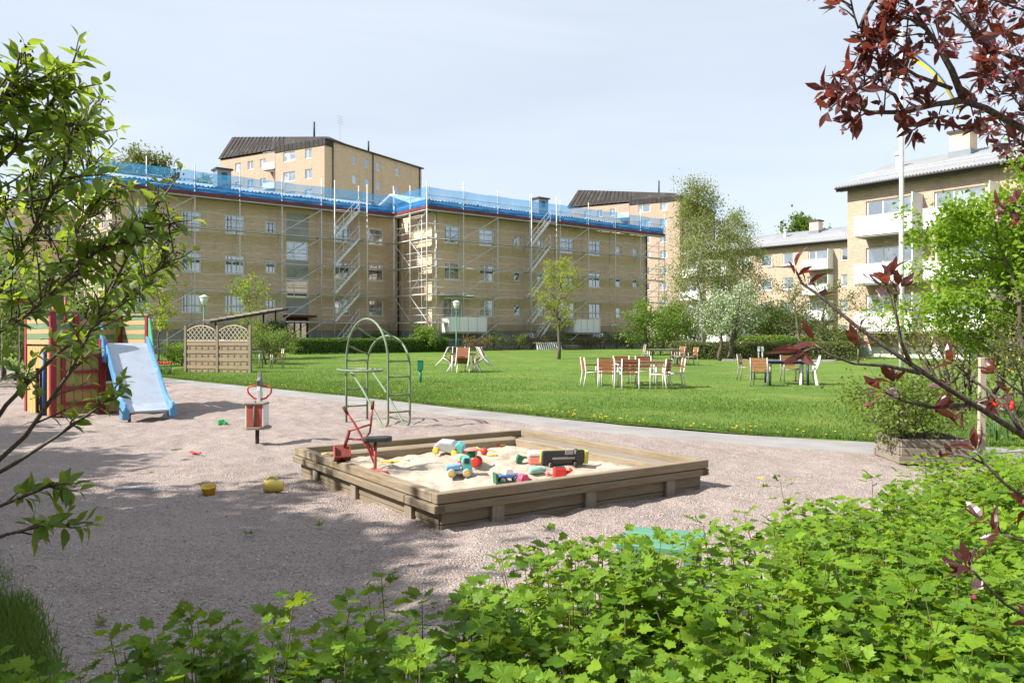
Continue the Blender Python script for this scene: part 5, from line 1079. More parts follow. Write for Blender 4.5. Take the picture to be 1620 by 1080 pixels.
ph = thing('playhouse', 'yellow wooden playhouse with red ladder, striped upper boards and blue slide', 'playhouse', g_, pa)   # x along the front, -y towards the yard
for x_, y_, h_ in ((0, 0, 2.12), (PW, 0, 2.02), (0, PD, 2.12), (PW, PD, 2.1), (PW * .5, PD, 2.1), (.95, 0, 1.55)): MB().b2((x_ - .055, y_ - .055, -.1), (x_ + .055, y_ + .055, h_)).build('post', M['ph_red'], ph, bevel=.008)
for k in range(11):
    x0 = .06 + k * .165
    if k < 11: plank('board', (x0 + .08, -.02, .02), (x0 + .08, -.02, PH - .02 if k < 6 or k > 8 else PH - .1), .155, .024, M['ph_yellow'], ph, up=(0, 1, 0), bevel=.004)
for k in range(8):
    y0 = .06 + k * .16
    if k in (2, 3, 4): plank('board', (-.02, y0 + .08, .95), (-.02, y0 + .08, PH - .02), .15, .024, M['ph_yellow'], ph, up=(1, 0, 0), bevel=.004)
    else: plank('board', (-.02, y0 + .08, .02), (-.02, y0 + .08, PH - .02), .15, .024, M['ph_yellow'], ph, up=(1, 0, 0), bevel=.004)
for k in range(11): plank('board', (.14 + k * .165, PD + .02, .02), (.14 + k * .165, PD + .02, PH - .02), .155, .024, M['ph_yellow'], ph, up=(0, 1, 0), bevel=.004)
for k in range(8): plank('board', (PW + .02, .14 + k * .16, .02), (PW + .02, .14 + k * .16, PH - .02), .15, .024, M['ph_yellow'], ph, up=(1, 0, 0), bevel=.004)
MB().b2((.04, .04, PH - .06), (PW - .04, PD - .04, PH)).build('platform', M['greywood'], ph)
for k in range(6):                                                     # striped guard boards round the platform
    z = PH + .07 + k * .105; mt = M['ph_green'] if k % 2 else M['ph_tan']
    plank('guard_board', (-.03, .05, z), (-.03, PD - .05, z), .022, .10, mt, ph, bevel=.003); plank('guard_board', (.05, PD + .03, z), (PW - .05, PD + .03, z), .022, .10, mt, ph, bevel=.003)
    plank('guard_board', (PW + .03, .06, z), (PW + .03, PD - .05, z), .022, .10, mt, ph, bevel=.003)
    if k < 4: plank('guard_board', (.06, -.032, z), (.30, -.032, z), .022, .10, mt, ph, bevel=.003)
for a, b in (((-.06, -.05, 2.1), (-.06, PD + .06, 2.13)), ((-.1, PD + .06, 2.15), (PW + .1, PD + .06, 2.11)), ((PW + .05, -.02, 2.07), (PW + .05, PD + .1, 2.1))): plank('top_rail', a, b, .13, .05, M['greywood'], ph, bevel=.006)
tube('pole', [(.7, PD - .1, PH), (.7, PD - .1, 2.45)], .03, M['ph_red'], ph, 8)
ld = MB().b2((.14, -.11, 0), (.19, -.05, 1.25)); ld.b2((.86, -.11, 0), (.91, -.05, 1.25)); lo_ = ld.build('ladder', M['ph_red'], ph)
for z in (.24, .56, .88, 1.2): MB().b2((.19, -.105, z - .03), (.86, -.055, z + .03)).build('rung', M['ph_red'], lo_, bevel=.004)
MB().b2((1.0, -.06, .62), (1.3, -.034, .67)).build('window_sill', M['white'], ph); MB().b2((1.02, -.05, .67), (1.28, -.034, 1.05)).build('window', M['trim_dark'], ph)
tube('blue_post', [(-.07, .25, 0), (-.07, .25, 1.3)], .035, M['ph_bluepost'], ph, 8)
# slide in the playhouse frame: from the platform front down into the yard
sx0, sx1 = 1.0, 1.84; sl_p = [(-.02, PH + .04), (-.22, PH - .04), (-1.75, .30), (-2.02, .20), (-2.2, .19)]
b = MB()
for i in range(len(sl_p) - 1):
    (ya, za), (yb, zb) = sl_p[i], sl_p[i + 1]; b.add([(sx0, ya, za), (sx1, ya, za), (sx1, yb, zb), (sx0, yb, zb), (sx0, ya, za - .03), (sx1, ya, za - .03), (sx1, yb, zb - .03), (sx0, yb, zb - .03)], [(0, 3, 2, 1), (4, 5, 6, 7), (0, 1, 5, 4), (2, 3, 7, 6)])
sld = b.build('slide', M['sl_steel'], ph, M=Matrix.Translation((1.42, 0, 0)) @ Matrix.Rotation(R(-12), 4, 'Z') @ Matrix.Translation((-1.42, 0, 0)))
for x_ in (sx0, sx1):
    bo = [(y_, z_ - .05) for y_, z_ in sl_p]; to = [(y_, z_ + .15) for y_, z_ in sl_p]; to[-1] = (to[-1][0] - .02, to[-1][1] + .0)
    b = MB().prism(bo + [(-2.25, .16), (-2.27, .26), (-2.22, .34)] + to[::-1][1:], (x_ - .028, 0, 0), (0, 1, 0), (0, 0, 1), (.056, 0, 0)); b.build('slide_side', M['sl_blue'], sld, bevel=.015)
    MB().b2((x_ - .07, -2.26, .03), (x_ + .07, -1.98, .24)).build('slide_foot', M['sl_blue'], sld, bevel=.04)
    MB().prism([(.02, PH - .35), (.02, PH + .58), (-.08, PH + .58), (-.55, PH - .35)], (x_ - .02 + (.05 if x_ == sx1 else -.05), 0, 0), (0, 1, 0), (0, 0, 1), (.035, 0, 0)).build('side_guard', M['ph_gr'] if x_ == sx1 else M['sl_blue'], sld, bevel=.01)
tube('slide_leg', [(sx0 + .1, -2.05, -.1), (sx0 + .1, -2.05, .18)], .03, M['greywood'], sld)
# yellow sand toy behind the playhouse, red swing frame
M['swing_red'] = simple('orange_red_tube', (.50, .11, .04), .45, .12, 6, .05)
g_ = Vector((*gl(21, -25), gzf(0, 21))); sw = thing('swing_frame', 'orange red swing frame behind the lilac branches', 'swing', g_, R(20))
tube('top_bar', [(-1.6, 0, 2.45), (1.6, 0, 2.45)], .05, M['swing_red'], sw, 8)
for s_ in (-1, 1):
    for t_ in (-1, 1): tube('leg', [(s_ * 1.6, 0, 2.45), (s_ * 1.7, t_ * .8, -.05)], .04, M['swing_red'], sw, 8)
for s_ in (-.6, .6):
    for t_ in (-.2, .2): tube('chain', [(s_ + t_, 0, 2.42), (s_ + t_, 0, .45)], .008, M['steel'], sw, 4)
    MB().b2((s_ - .22, -.1, .42), (s_ + .22, .1, .45)).build('seat', M['blackseat'], sw)

# ------------------------------------------------------------------ lawn furniture
M['fr_white'] = simple('white_chair_frame', (.76, .75, .72), .45, .05, 6, .03); M['slat_brown'] = wood('red_brown_slat', (.36, .13, .065), (.22, .075, .04), rough=.5); M['slat_tan'] = wood('oiled_slat', (.42, .20, .085), (.28, .12, .05), rough=.5); M['fr_grey'] = simple('grey_chair_frame', (.34, .34, .33), .45, .1, 6, .05, metal=.4); M['tbl_blue'] = simple('dark_blue_table', (.025, .035, .065), .45, .15, 4, .05)
def chair(frame, slat, arms=True, light=False):
    c_ = link('garden_chair', None)                       # faces +x, origin under the seat
    for s_ in (-1, 1):
        y_ = s_ * .24; w_ = .018 if light else .02
        tube('leg', [(.22, y_, 0), (.215, y_, .43)] + ([(.215, y_, .62)] if arms else []), w_, M[frame], c_, 6)
        tube('leg', [(-.27, y_, 0), (-.225, y_, .25), (-.20, y_, .44), (-.26, y_, .86)], w_, M[frame], c_, 6)
        if arms: plank('armrest', (-.24, y_, .635), (.25, y_, .635), .05, .022, M[slat] if not light else M[frame], c_, bevel=0)
        tube('seat_rail', [(-.2, y_, .42), (.22, y_, .425)], w_ * .9, M[frame], c_, 6)
    tube('cross_rail', [(.21, -.24, .40), (.21, .24, .40)], .015, M[frame], c_, 5)
    for k in range(5): plank('slat', (-.17 + k * .09, -.23, .445), (-.17 + k * .09, .23, .445), .08, .016, M[slat], c_, bevel=0)
    for k in range(4): plank('slat', (-.21 - .014 * k, -.225, .54 + .088 * k), (-.21 - .014 * k, .225, .54 + .088 * k), .016, .08, M[slat], c_, bevel=0)
    return c_
def put(proto, loc_, rz, label, group, tilt=0.0, used=set()):
    o = copy_tree(proto) if proto.name in used else proto; used.add(proto.name)
    o.location = loc_; o.rotation_mode = 'XYZ'
    Mx = Matrix.Translation(Vector(loc_)) @ Matrix.Rotation(rz, 4, 'Z')
    if tilt: Mx = Mx @ Matrix.Translation((.22, 0, 0)) @ Matrix.Rotation(tilt, 4, 'Y') @ Matrix.Translation((-.22, 0, 0))
    o.matrix_world = Mx
    return tag(o, label, 'chair', group)
def table(label, x_, y_, rz, L, W_, frame, top, n_=5, h=.73, legr=.025, square=False):
    t = thing('garden_table', label, 'table', (x_, y_, gzf(x_, y_) + .03), rz, 'garden tables on the lawn')
    if n_:
        for k in range(n_): plank('slat', (-L / 2, (k - (n_ - 1) / 2) * W_ / n_, h), (L / 2, (k - (n_ - 1) / 2) * W_ / n_, h), W_ / n_ - .012, .022, M[top], t, bevel=0)
    else: MB().b2((-L / 2, -W_ / 2, h - .02), (L / 2, W_ / 2, h + .015)).build('table_top', M[top], t, bevel=.01)
    b = MB()
    for s_ in (-1, 1): b.bar((-L / 2 + .06, s_ * (W_ / 2 - .06), h - .05), (L / 2 - .06, s_ * (W_ / 2 - .06), h - .05), .03, .05); b.bar((s_ * (L / 2 - .06), -W_ / 2 + .075, h - .05), (s_ * (L / 2 - .06), W_ / 2 - .075, h - .05), .03, .05)
    b.build('apron', M[frame], t)
    for s_ in (-1, 1):
        for q in (-1, 1): tube('leg', [(s_ * (L / 2 - .06), q * (W_ / 2 - .06), h - .02), (s_ * (L / 2 - .05), q * (W_ / 2 - .05), -.03)], legr, M[frame], t, 8)
    return t
def G3(x_, y_): return (x_, y_, gzf(x_, y_) + .03)
wch = chair('fr_white', 'slat_brown')
table('slatted wooden table with white legs circled by seven white framed chairs', 3.75, 23.75, R(4), 1.45, .85, 'fr_white', 'slat_brown')
for (x_, y_, a), lb in zip(((2.35, 23.75, 8), (2.78, 23.02, 70), (3.36, 22.75, 88), (3.42, 24.75, -92), (4.12, 24.7, -88), (4.22, 22.62, 150), (4.72, 23.05, 178)), ('at one short end of the slatted table', 'turned to the slatted table corner', 'square to the slatted table, back to the path', 'facing the path across the slatted table, by its short end', 'facing the path across the slatted table, by the sideways chair', 'pulled out sideways at the slatted table corner', 'at the other short end, armrests seen from the side')):
    put(wch, G3(x_, y_), R(a), 'white framed brown slat chair ' + lb, 'white framed garden chairs')
tx, ty = -1.92, 31.0
table('small wooden table with white legs and tipped chairs leaning on it', tx, ty, R(10), 1.0, .8, 'fr_white', 'slat_brown')
tch = chair('fr_white', 'slat_brown', arms=False, light=True)
for dx_, dy_, a, lb in ((-.62, -.05, 0, 'over the short edge away from the young tree'), (.02, -.72, 85, 'over the long edge facing the path'), (.72, -.25, 172, 'over the edge turned to the young tree'), (.60, .42, 190, 'over the edge near the young tree, behind another'), (-.15, .70, -85, 'over the edge facing the hedge')):
    put(tch, G3(tx + dx_ * 1.35, ty + dy_ * 1.1), R(a), 'white legged chair tipped forward ' + lb, 'tipped chairs at the small table', R(33))
gch = chair('fr_grey', 'slat_tan')
cx_, cy_ = gl(37, 1050)
table('long weathered table by the clipped hedge with grey framed chairs', cx_, cy_, R(-3), 1.5, .8, 'fr_grey', 'greywood')
for (u, Y_, a, tl), lb in zip(((1020, 37.0, 0, 18), (1076, 36.4, 160, 0), (1073, 38.0, 200, 0), (1093, 36.0, 190, 0)), ('leaning on the long table by the hedge', 'at the long table end, turned to the hedge', 'behind the long table end, beside the hedge', 'standing apart past the long table end')):
    put(gch, G3(*gl(Y_, u)), R(a), 'grey framed slatted chair ' + lb, 'grey framed garden chairs', R(tl))
x_, y_ = gl(24.3, 1244)
table('dark blue table with thick legs beside the white plastic chair', x_, y_, R(-8), 1.2, .85, 'tbl_blue', 'tbl_blue', 0, .72, .04)
for (u, Y_, a), lb in zip(((1203, 23.6, 62), (1181, 26.6, -30), (1250, 25.6, -95)), ('with its slatted back to the path at the dark blue table', 'standing away behind the dark blue table corner', 'behind the dark blue table, facing the path')):
    put(gch, G3(*gl(Y_, u)), R(a), 'grey framed slatted chair ' + lb, 'grey framed garden chairs')
# white moulded chair
x_, y_ = gl(24.2, 1277); pc = thing('plastic_chair', 'white moulded plastic armchair at the dark blue table', 'chair', G3(x_, y_), R(165))
M['wplastic'] = simple('white_plastic', (.80, .80, .80), .4, .04, 4, .02)
for s_ in (-1, 1):
    MB().prism([(.17, 0), (.25, 0), (.22, .44), (.20, .64), (.14, .66), (.16, .42)], (0, s_ * .25 - .02, 0), (1, 0, 0), (0, 0, 1), (0, .04, 0)).build('leg', M['wplastic'], pc, bevel=.01)
    MB().prism([(-.30, 0), (-.22, 0), (-.14, .42), (-.2, .66), (-.25, .64), (-.22, .42)], (0, s_ * .25 - .02, 0), (1, 0, 0), (0, 0, 1), (0, .04, 0)).build('leg', M['wplastic'], pc, bevel=.01)
    MB().bar((-.24, s_ * .26, .66), (.20, s_ * .26, .66), .06, .03).build('armrest', M['wplastic'], pc, bevel=.012)
MB().prism([(-.24, -.22), (.24, -.23), (.25, 0), (.24, .23), (-.24, .22)], (0, 0, .41), (1, 0, .04), (0, 1, 0), (0, 0, .025)).build('seat', M['wplastic'], pc, bevel=.01)
MB().prism([(-.23, .42), (.23, .42), (.27, .66), (.25, .82), (.14, .90), (-.14, .90), (-.25, .82), (-.27, .66)], (-.13, 0, 0), (0, 1, 0), (-.25, 0, 1), (-.025, 0, 0)).build('backrest', M['wplastic'], pc, bevel=.01)
# chair and table half hidden by the fence
put(gch, G3(*gl(33.5, 438)), R(205), 'grey framed slatted chair beside the loose shrub at the lattice fence', 'grey framed garden chairs')
table('grey table end showing behind the lattice fence post', gl(33.8, 396)[0], 33.8, R(5), 1.0, .7, 'fr_grey', 'greywood')

# ------------------------------------------------------------------ lattice fence
fa_ = gp(294, 590); fb_ = gp(396, 592); fl = (Vector((fb_.x, fb_.y, 0)) - Vector((fa_.x, fa_.y, 0))); FL = fl.length
fe = thing('fence', 'tan wooden privacy fence of two panels with arched lattice tops', 'fence', (fa_.x, fa_.y, gzf(0, fa_.y)), math.atan2(fl.y, fl.x)); pw = FL / 2
M['lattice'] = wood('pale_lattice', (.62, .54, .42), (.48, .40, .30)); M['fence_top'] = M['greywood']
for k in range(3): plank('post', (k * pw, 0, -.1), (k * pw, 0, 1.84), .10, .10, M['greywood'], fe)
for k in range(2):
    x0, x1 = k * pw + .06, (k + 1) * pw - .06
    for q in range(8): plank('board', (x0, -.02 if q % 2 else .005, .10 + q * .148), (x1, -.02 if q % 2 else .005, .10 + q * .148), .02, .135, M['fencewood'], fe, bevel=.004)
    for q in range(8):
        for x_ in np.linspace(x0 + .1, x1 - .1, 5): plank('lath', (x_, -.035, .03 + q * .148), (x_, -.035, .165 + q * .148), .03, .012, M['greywood'], fe, bevel=0) if q % 2 == 0 else None
    plank('rail', (x0, -.01, 1.25), (x1, -.01, 1.25), .045, .05, M['lattice'], fe)
    cxp = (x0 + x1) / 2; hw = (x1 - x0) / 2
    tp = [(cxp + hw * t, -.01, 1.62 + .22 * (1 - t * t)) for t in np.linspace(-1, 1, 13)]; tube('arch_rail', tp, .025, M['lattice'], fe, 6)
    def topz(x_): t = (x_ - cxp) / hw; return 1.62 + .22 * (1 - t * t)
    for sgn in (-1, 1):
        for q in np.arange(x0 - .5, x1 + .5, .19):
            pts = [(q + sgn * (z_ - 1.27) * .9, z_) for z_ in np.linspace(1.27, 1.85, 24)]; pts = [(a, z_) for a, z_ in pts if x0 < a < x1 and z_ < topz(a)]
            if len(pts) > 3: plank('lattice_slat', (pts[0][0], -.012 + .008 * sgn, pts[0][1]), (pts[-1][0], -.012 + .008 * sgn, pts[-1][1]), .024, .008, M['lattice'], fe, up=(0, 1, 0), bevel=0)

# ------------------------------------------------------------------ shelter, lamps, small yard things
g_ = Vector((*gl(41, 335), 0)); g2 = Vector((*gl(43.5, 447), 0)); d_ = g2 - g_; SL2 = d_.length; sh = thing('bike_shelter', 'open shelter with a slanting dark roof behind the lattice fence', 'shelter', (g_.x, g_.y, gzf(0, 42)), math.atan2(d_.y, d_.x))
MB().prism([(-.2, 1.96), (SL2 + .2, 2.72), (SL2 + .2, 2.84), (-.2, 2.08)], (0, -.3, 0), (1, 0, 0), (0, 0, 1), (0, 2.2, 0)).build('roof', M['roof_metal'], sh)
for q in np.linspace(.2, SL2 - .1, 9): MB().b2((q - .03, -.32, 2.0 + .19 * q + .09), (q + .03, 1.9, 2.0 + .19 * q + .14)).build('roof_batten', M['greywood'], sh)
for x_ in (.2, SL2 - .4):
    for y_ in (0, 1.6): tube('post', [(x_, y_, -.1), (x_, y_, 1.98 + .19 * x_)], .045, M['pipe_dark'], sh, 6)
tube('rail', [(.2, 0, 1.1), (SL2 - .4, 0, 1.1)], .03, M['steel'], sh)
M['lamp_green'] = simple('green_lamp_post', (.02, .17, .085), .4, .1, 5, .03); M['opal'] = simple('opal_lamp_glass', (.72, .74, .70), .35, .04, 4, .0)
lp = thing('street_lamp', 'green lamp post with pale shade in front of the balcony', 'lamp', (*gl(55.5, 722), gzf(0, 55.5)), 0, 'green lamp posts')
tube('pole', [(0, 0, -.1), (0, 0, .9), (0, 0, .92), (0, 0, 3.1)], [.07, .06, .045, .04], M['lamp_green'], lp, 8)
MB().lathe([(.06, 3.05), (.12, 3.1), (.2, 3.32), (.24, 3.5), (.2, 3.52)], 14).build('lamp_glass', M['opal'], lp, True); MB().lathe([(.27, 3.5), (.27, 3.54), (.12, 3.62), (.04, 3.66)], 14).build('lamp_cap', M['opal'], lp, True)
l2 = copy_tree(lp); l2.location = (*gl(46, 323), gzf(0, 46)); l2['label'] = 'green lamp post rising behind the lattice fence'
ps = gp(665, 607); ub = thing('utility_post', 'short green power outlet post standing on the lawn', 'post', ps)
tube('pole', [(0, 0, -.1), (0, 0, .45)], .045, M['lamp_green'], ub, 8); MB().b2((-.09, -.07, .42), (.09, .07, .72)).build('outlet_box', M['lamp_green'], ub, bevel=.012); MB().b2((-.1, -.08, .72), (.1, .08, .745)).build('cap', M['lamp_green'], ub, bevel=.006)
fp_ = Vector((*gl(27.3, 1426), 0)); fp_.z = gzf(0, 27.3); fpole = thing('flagpole', 'tall white flagpole with ball top on the lawn', 'flagpole', fp_)
tube('pole', [(0, 0, -.1), (0, 0, 4), (0, 0, 8), (0, 0, 11.7)], [.085, .078, .065, .045], M['white'], fpole, 12); MB().lathe([(.03, 11.7), (.09, 11.76), (.1, 11.83), (.06, 11.92), (.01, 11.95)], 12).build('finial', M['white'], fpole, True)
tube('halyard', [(.1, 0, 1.2), (.08, 0, 11.5)], .006, M['white'], fpole, 4); MB().b2((.085, -.02, 1.15), (.12, .02, 1.32)).build('cleat', M['steel'], fpole)
M['fl_blue'] = simple('flag_blue', (.03, .14, .42), .7, .08, 4, .05); M['fl_yellow'] = simple('flag_yellow', (.75, .58, .04), .7, .08, 4, .05)
pen = thing('pennant', 'long blue and yellow pennant hanging from the flagpole', 'flag', fp_)
up_, lo2 = [], []
for i in range(15):
    t_ = i / 14; x_ = .08 + 2.0 * t_; z_ = 11.5 - .35 * t_ - 1.95 * t_ ** 1.5; y_ = .10 * math.sin(t_ * 7); hh_ = .30 * (1 - t_) + .05; up_.append(Vector((x_, y_, z_))); lo2.append(Vector((x_ - .06, y_ + .05 * math.sin(t_ * 9 + 1), z_ - hh_)))
for nm, mt, a, b_ in (('upper_stripe', 'fl_blue', 0, .38), ('middle_stripe', 'fl_yellow', .38, 1.0)):
    v_ = []; 
    for i in range(15): v_ += [up_[i].lerp(lo2[i], a), up_[i].lerp(lo2[i], b_)]
    MB().add(v_, [(2 * i, 2 * i + 1, 2 * i + 3, 2 * i + 2) for i in range(14)]).build(nm, M[mt], pen, True)
# planter box with shrub, stake
pp = gp(1425, 734); pb = thing('planter_box', 'silvery timber planter box of three stacked boards', 'planter', (pp.x, pp.y, 0), R(-4))
for k in range(3):
    z = .055 + .105 * k; ex = .0 if k else .03
    plank('board', (-ex, 0, z), (.86 + ex, 0, z), .035, .10, M['greywood'], pb); plank('board', (-ex, .8, z), (.86 + ex, .8, z), .035, .10, M['greywood'], pb)
    plank('board', (.0, .02, z), (.0, .78, z), .034, .10, M['greywood'], pb); plank('board', (.86, .02, z), (.86, .78, z), .034, .10, M['greywood'], pb)
MB().b2((.02, .02, .02), (.84, .78, .26)).build('soil', M['hedge_core'], pb)
bush('currant_shrub', 'leafy light green shrub growing in the timber planter box', (pp.x + .45, pp.y + .4, .2), .72, .85, 5200, .05, [('olive_leaf', .4), ('fresh_leaf', .6)], None, 85)
sp_ = Vector((*gl(10.9, 1552), 0)); stk = thing('stake', 'pale wooden stake standing behind the planter box', 'stake', sp_); plank('post', (0, 0, -.1), (.02, 0, 1.33), .09, .06, M['lattice'], stk)
# stakes by the young tree
for k, (u, q) in enumerate(((238, 'closer to the slide'), (265, 'closer to the lattice fence'))):
    s_ = thing('stake', 'thin wooden tree stake by the staked young tree, ' + q, 'stake', (*gl(37.8, u), gzf(0, 38)), 0, 'tree stakes'); plank('post', (0, 0, -.1), (0, 0, 1.75), .07, .07, M['fencewood'], s_)
# tulips
lm('tulip_leaf', (.08, .16, .06), (.14, .24, .08), trans=.3); M['tulip_red'] = simple('tulip_red', (.62, .02, .015), .5, .12, 20, 0)
def tulip(x_, y_, z_, h, where, grp):
    t = thing('tulip', 'red tulip in the clump ' + where, 'tulip', (x_, y_, z_), rnd.uniform(0, 6), grp); tx_ = rnd.uniform(-.05, .05)
    tube('stem', [(0, 0, -.02), (tx_ * .4, 0, h * .5), (tx_, 0, h)], .008, G_['tulip_leaf'], t, 5)
    MB().lathe([(.008, h - .005), (.032, h + .02), (.036, h + .05), (.024, h + .085), (.012, h + .082)], 7, (tx_, 0, 0)).build('flower', M['tulip_red'], t, True)
    b = MB()
    for k in range(3):
        a = k * 2.1; c_ = Vector((math.cos(a), math.sin(a), 0)); s_ = Vector((-c_.y, c_.x, 0)); b.add([c_ * .01 - s_ * .015, c_ * .01 + s_ * .015, c_ * .07 + s_ * .025 + Vector((0, 0, h * .5)), c_ * .16 + Vector((0, 0, h * .75)), c_ * .07 - s_ * .025 + Vector((0, 0, h * .5))], [(0, 1, 2, 4), (4, 2, 3)])
    b.build('leaves', G_['tulip_leaf'], t)
for k in range(14): x_, y_ = gl(29.5 + rnd.uniform(-.5, .5), 247 + 24 * rnd.random()); tulip(x_, y_, gzf(x_, y_), .42, 'beside the slide and lattice fence', 'red tulips by the fence')
for k in range(6): x_, y_ = gl(12.2 + rnd.uniform(-.4, .6), 1566 + 36 * rnd.random()); tulip(x_, y_, 0, .42 + .16 * rnd.random(), 'beside the pale stake', 'red tulips by the stake')
# goal, marker posts, pallet stack, bicycles, kerb stones, bench
g_ = thing('football_goal', 'small grey tube football goal behind the blossom tree', 'goal', (*gl(52, 1176), gzf(0, 52)), R(-8)); 
for s_ in (-.55, .55): tube('post', [(s_, 0, -.05), (s_, 0, 1.3)], .04, M['steel'], g_); tube('stay', [(s_, 0, 1.3), (s_, .7, 0)], .025, M['steel'], g_)
tube('crossbar', [(-.55, 0, 1.3), (.55, 0, 1.3)], .04, M['steel'], g_)
for k, (u, q) in enumerate(((1200, 'nearer the blossom tree'), (1206, 'nearer the apple tree'))):
    s_ = thing('marker_post', 'small white marker post before the hedge, ' + q, 'post', (*gl(41.2, u), gzf(0, 41)), 0, 'white marker posts'); MB().b2((-.03, -.03, -.05), (.03, .03, .7)).build('post', M['white'], s_); MB().b2((-.07, -.035, .55), (.07, -.031, .8)).build('plate', M['white'], s_)
x_, y_ = loc(su(822, BC, BD), -3.9); pl_ = thing('ladder_stack', 'slanting stack of white ladder frames lying by the flower bed', 'ladder stack', (x_, y_, gzf(x_, y_)), BA)
for k in range(12): MB().bar((-1.5 + .22 * k, -.25, .04), (-1.5 + .22 * k + .1, .1, .62), .05, .16).build('rung', M['white'], pl_)
for yy, zz in ((-.27, .06), (.10, .60)): MB().bar((-1.7, yy, zz), (1.2, yy, zz), .06, .07).build('side_rail', M['alu'], pl_)
for k in range(4): MB().b2((1.2, -.5, .05 + .11 * k), (2.4, .4, .11 + .11 * k)).build('pallet_board', M['greywood'], pl_)
M['tyre'] = simple('bicycle_tyre', (.03, .03, .03), .7, .1, 9, .02); M['bike'] = simple('pale_bicycle_frame', (.55, .57, .60), .4, .08, 6, .02)
for k, u in enumerate((503, 527)):
    x_, y_ = loc(sl_(u) - LW, ST - 2.2); bk = thing('bicycle', ('pale bicycle parked beside the brown entrance door', 'pale bicycle parked under the scaffold stairs')[k], 'bicycle', (x_, y_, gzf(x_, y_)), BA + R(25 * k), 'parked bicycles')
    for q in (-.52, .52):
        wl_ = tube('wheel', arc((q, 0, .34), .32, 0, 2 * math.pi, 18, (1, 0, 0), (0, 0, 1))[:-1], .022, M['tyre'], bk, 5, True); b = MB()
        for a in np.linspace(0, math.pi, 6)[:-1]: b.tube([(q - .3 * math.cos(a), 0, .34 - .3 * math.sin(a)), (q + .3 * math.cos(a), 0, .34 + .3 * math.sin(a))], .004, 3)
        b.build('spokes', M['steel'], wl_)
    b = MB(); [b.tube(pp_, .018, 5) for pp_ in ([(-.52, 0, .34), (-.05, 0, .3), (.40, 0, .72), (-.15, 0, .78), (-.05, 0, .3)], [(-.52, 0, .34), (-.15, 0, .75)], [(.52, 0, .34), (.38, 0, .95)])]; b.build('frame', M['bike'], bk)
    MB().prism([(-.13, -.03), (.14, -.01), (.14, .01), (-.13, .03), ], (-.17, 0, .86), (1, 0, 0), (0, 2.4, 0), (0, 0, .05)).build('saddle', M['blackseat'], bk); tube('seat_post', [(-.15, 0, .75), (-.17, 0, .87)], .014, M['steel'], bk)
    tube('handlebar', [(.30, -.25, 1.0), (.38, -.1, .98), (.38, .1, .98), (.30, .25, 1.0)], .013, M['steel'], bk)
for k in range(9):
    x_, y_ = gl(40.6 - .1 * k, 1152 + 20 * k); tag(box('kerb_stone', (x_, y_, gzf(x_, y_) + .06), (.6, .16, .2), M['concrete'], None, R(-6), .02), 'pale kerb stone at the foot of the clipped hedge', 'kerb', 'kerb stones by the hedge')
M['bench_green'] = wood('green_painted_plank', (.15, .36, .25), (.10, .27, .175), rough=.55)
bn_ = thing('bench', 'low green plank bench between the sandbox and the currants', 'bench', (.90, 4.72, 0), R(-20))
for k in range(3): plank('plank', (-.24, -.16 + .155 * k, .40), (.22, -.16 + .155 * k, .40), .136, .035, M['bench_green'], bn_, bevel=.006)
for x_ in (-.19, .17):
    for y_ in (-.15, .15): MB().b2((x_ - .03, y_ - .03, -.05), (x_ + .03, y_ + .03, .39)).build('leg', M['bench_green'], bn_)
    MB().b2((x_ - .02, -.22, .33), (x_ + .02, .21, .382)).build('cross_rail', M['bench_green'], bn_)
# weeds on the gravel
for k, (u, v_) in enumerate(((1208, 770), (505, 831), (240, 750), (395, 845), (160, 985), (700, 693))):
    w_p = gp(u, v_); wd = thing('weed', 'small green weed tuft growing in the gravel' if k else 'small weed with yellow flowers in the gravel beyond the sandbox', 'weed', (w_p.x, w_p.y, -.01), 0, 'weeds in the gravel'); n_ = 26
    a = rng.uniform(0, 6.28, n_); el = rng.uniform(.15, 1.2, n_); D = np.stack([np.cos(a) * np.cos(el), np.sin(a) * np.cos(el), np.sin(el)], -1)
    leaves('leaves', rng.normal(0, .015, (n_, 3)) * np.array([1, 1, .2]) + np.array([0, 0, .01]), D, np.stack([-np.cos(a) * .5, -np.sin(a) * .5, a * 0 + 1], -1), rng.uniform(.025, .055, n_), T_SLIM, G_['fresh_leaf'], wd)
    if k == 0:
        for q in range(4): MB().lathe([(.006, .09), (.016, .1), (.01, .108)], 7, (rnd.uniform(-.06, .06), rnd.uniform(-.05, .05), 0)).build('flower', M['yellow_fl'], wd)

# ------------------------------------------------------------------ currant bushes in front
rnd.seed(55); rng = np.random.default_rng(55)
lm('currant_leaf', (.075, .175, .012), (.235, .385, .028), trans=.45, tcol=(.46, .60, .04), rough=.5, spec=.3)
M['currant_stem'] = bark('currant_stem', (.15, .14, .05), (.09, .085, .03), 8)
_hx = np.array([-1.05, -.84, -.44, .09, .76, 1.4, 2.94, 3.9, 5.4]); _hy = np.array([1.9, 2.05, 2.42, 3.0, 3.35, 3.9, 5.15, 6.0, 7.4])
def hedge_edge(x): return np.interp(x, _hx, _hy)
spots = []
for i in range(14):
    for j in range(10):
        x = -1.2 + .50 * i + rnd.uniform(-.09, .09); y = 1.05 + .52 * j + (.25 if i % 2 else 0) + rnd.uniform(-.09, .09)
        if x < -.75 and y > 1.75: continue
        if y < float(hedge_edge(x)) - .25 and (y > 1.0) and abs(x) < .68 * y + .75 and y > float(hedge_edge(x)) - 4.6: spots.append((x, y))
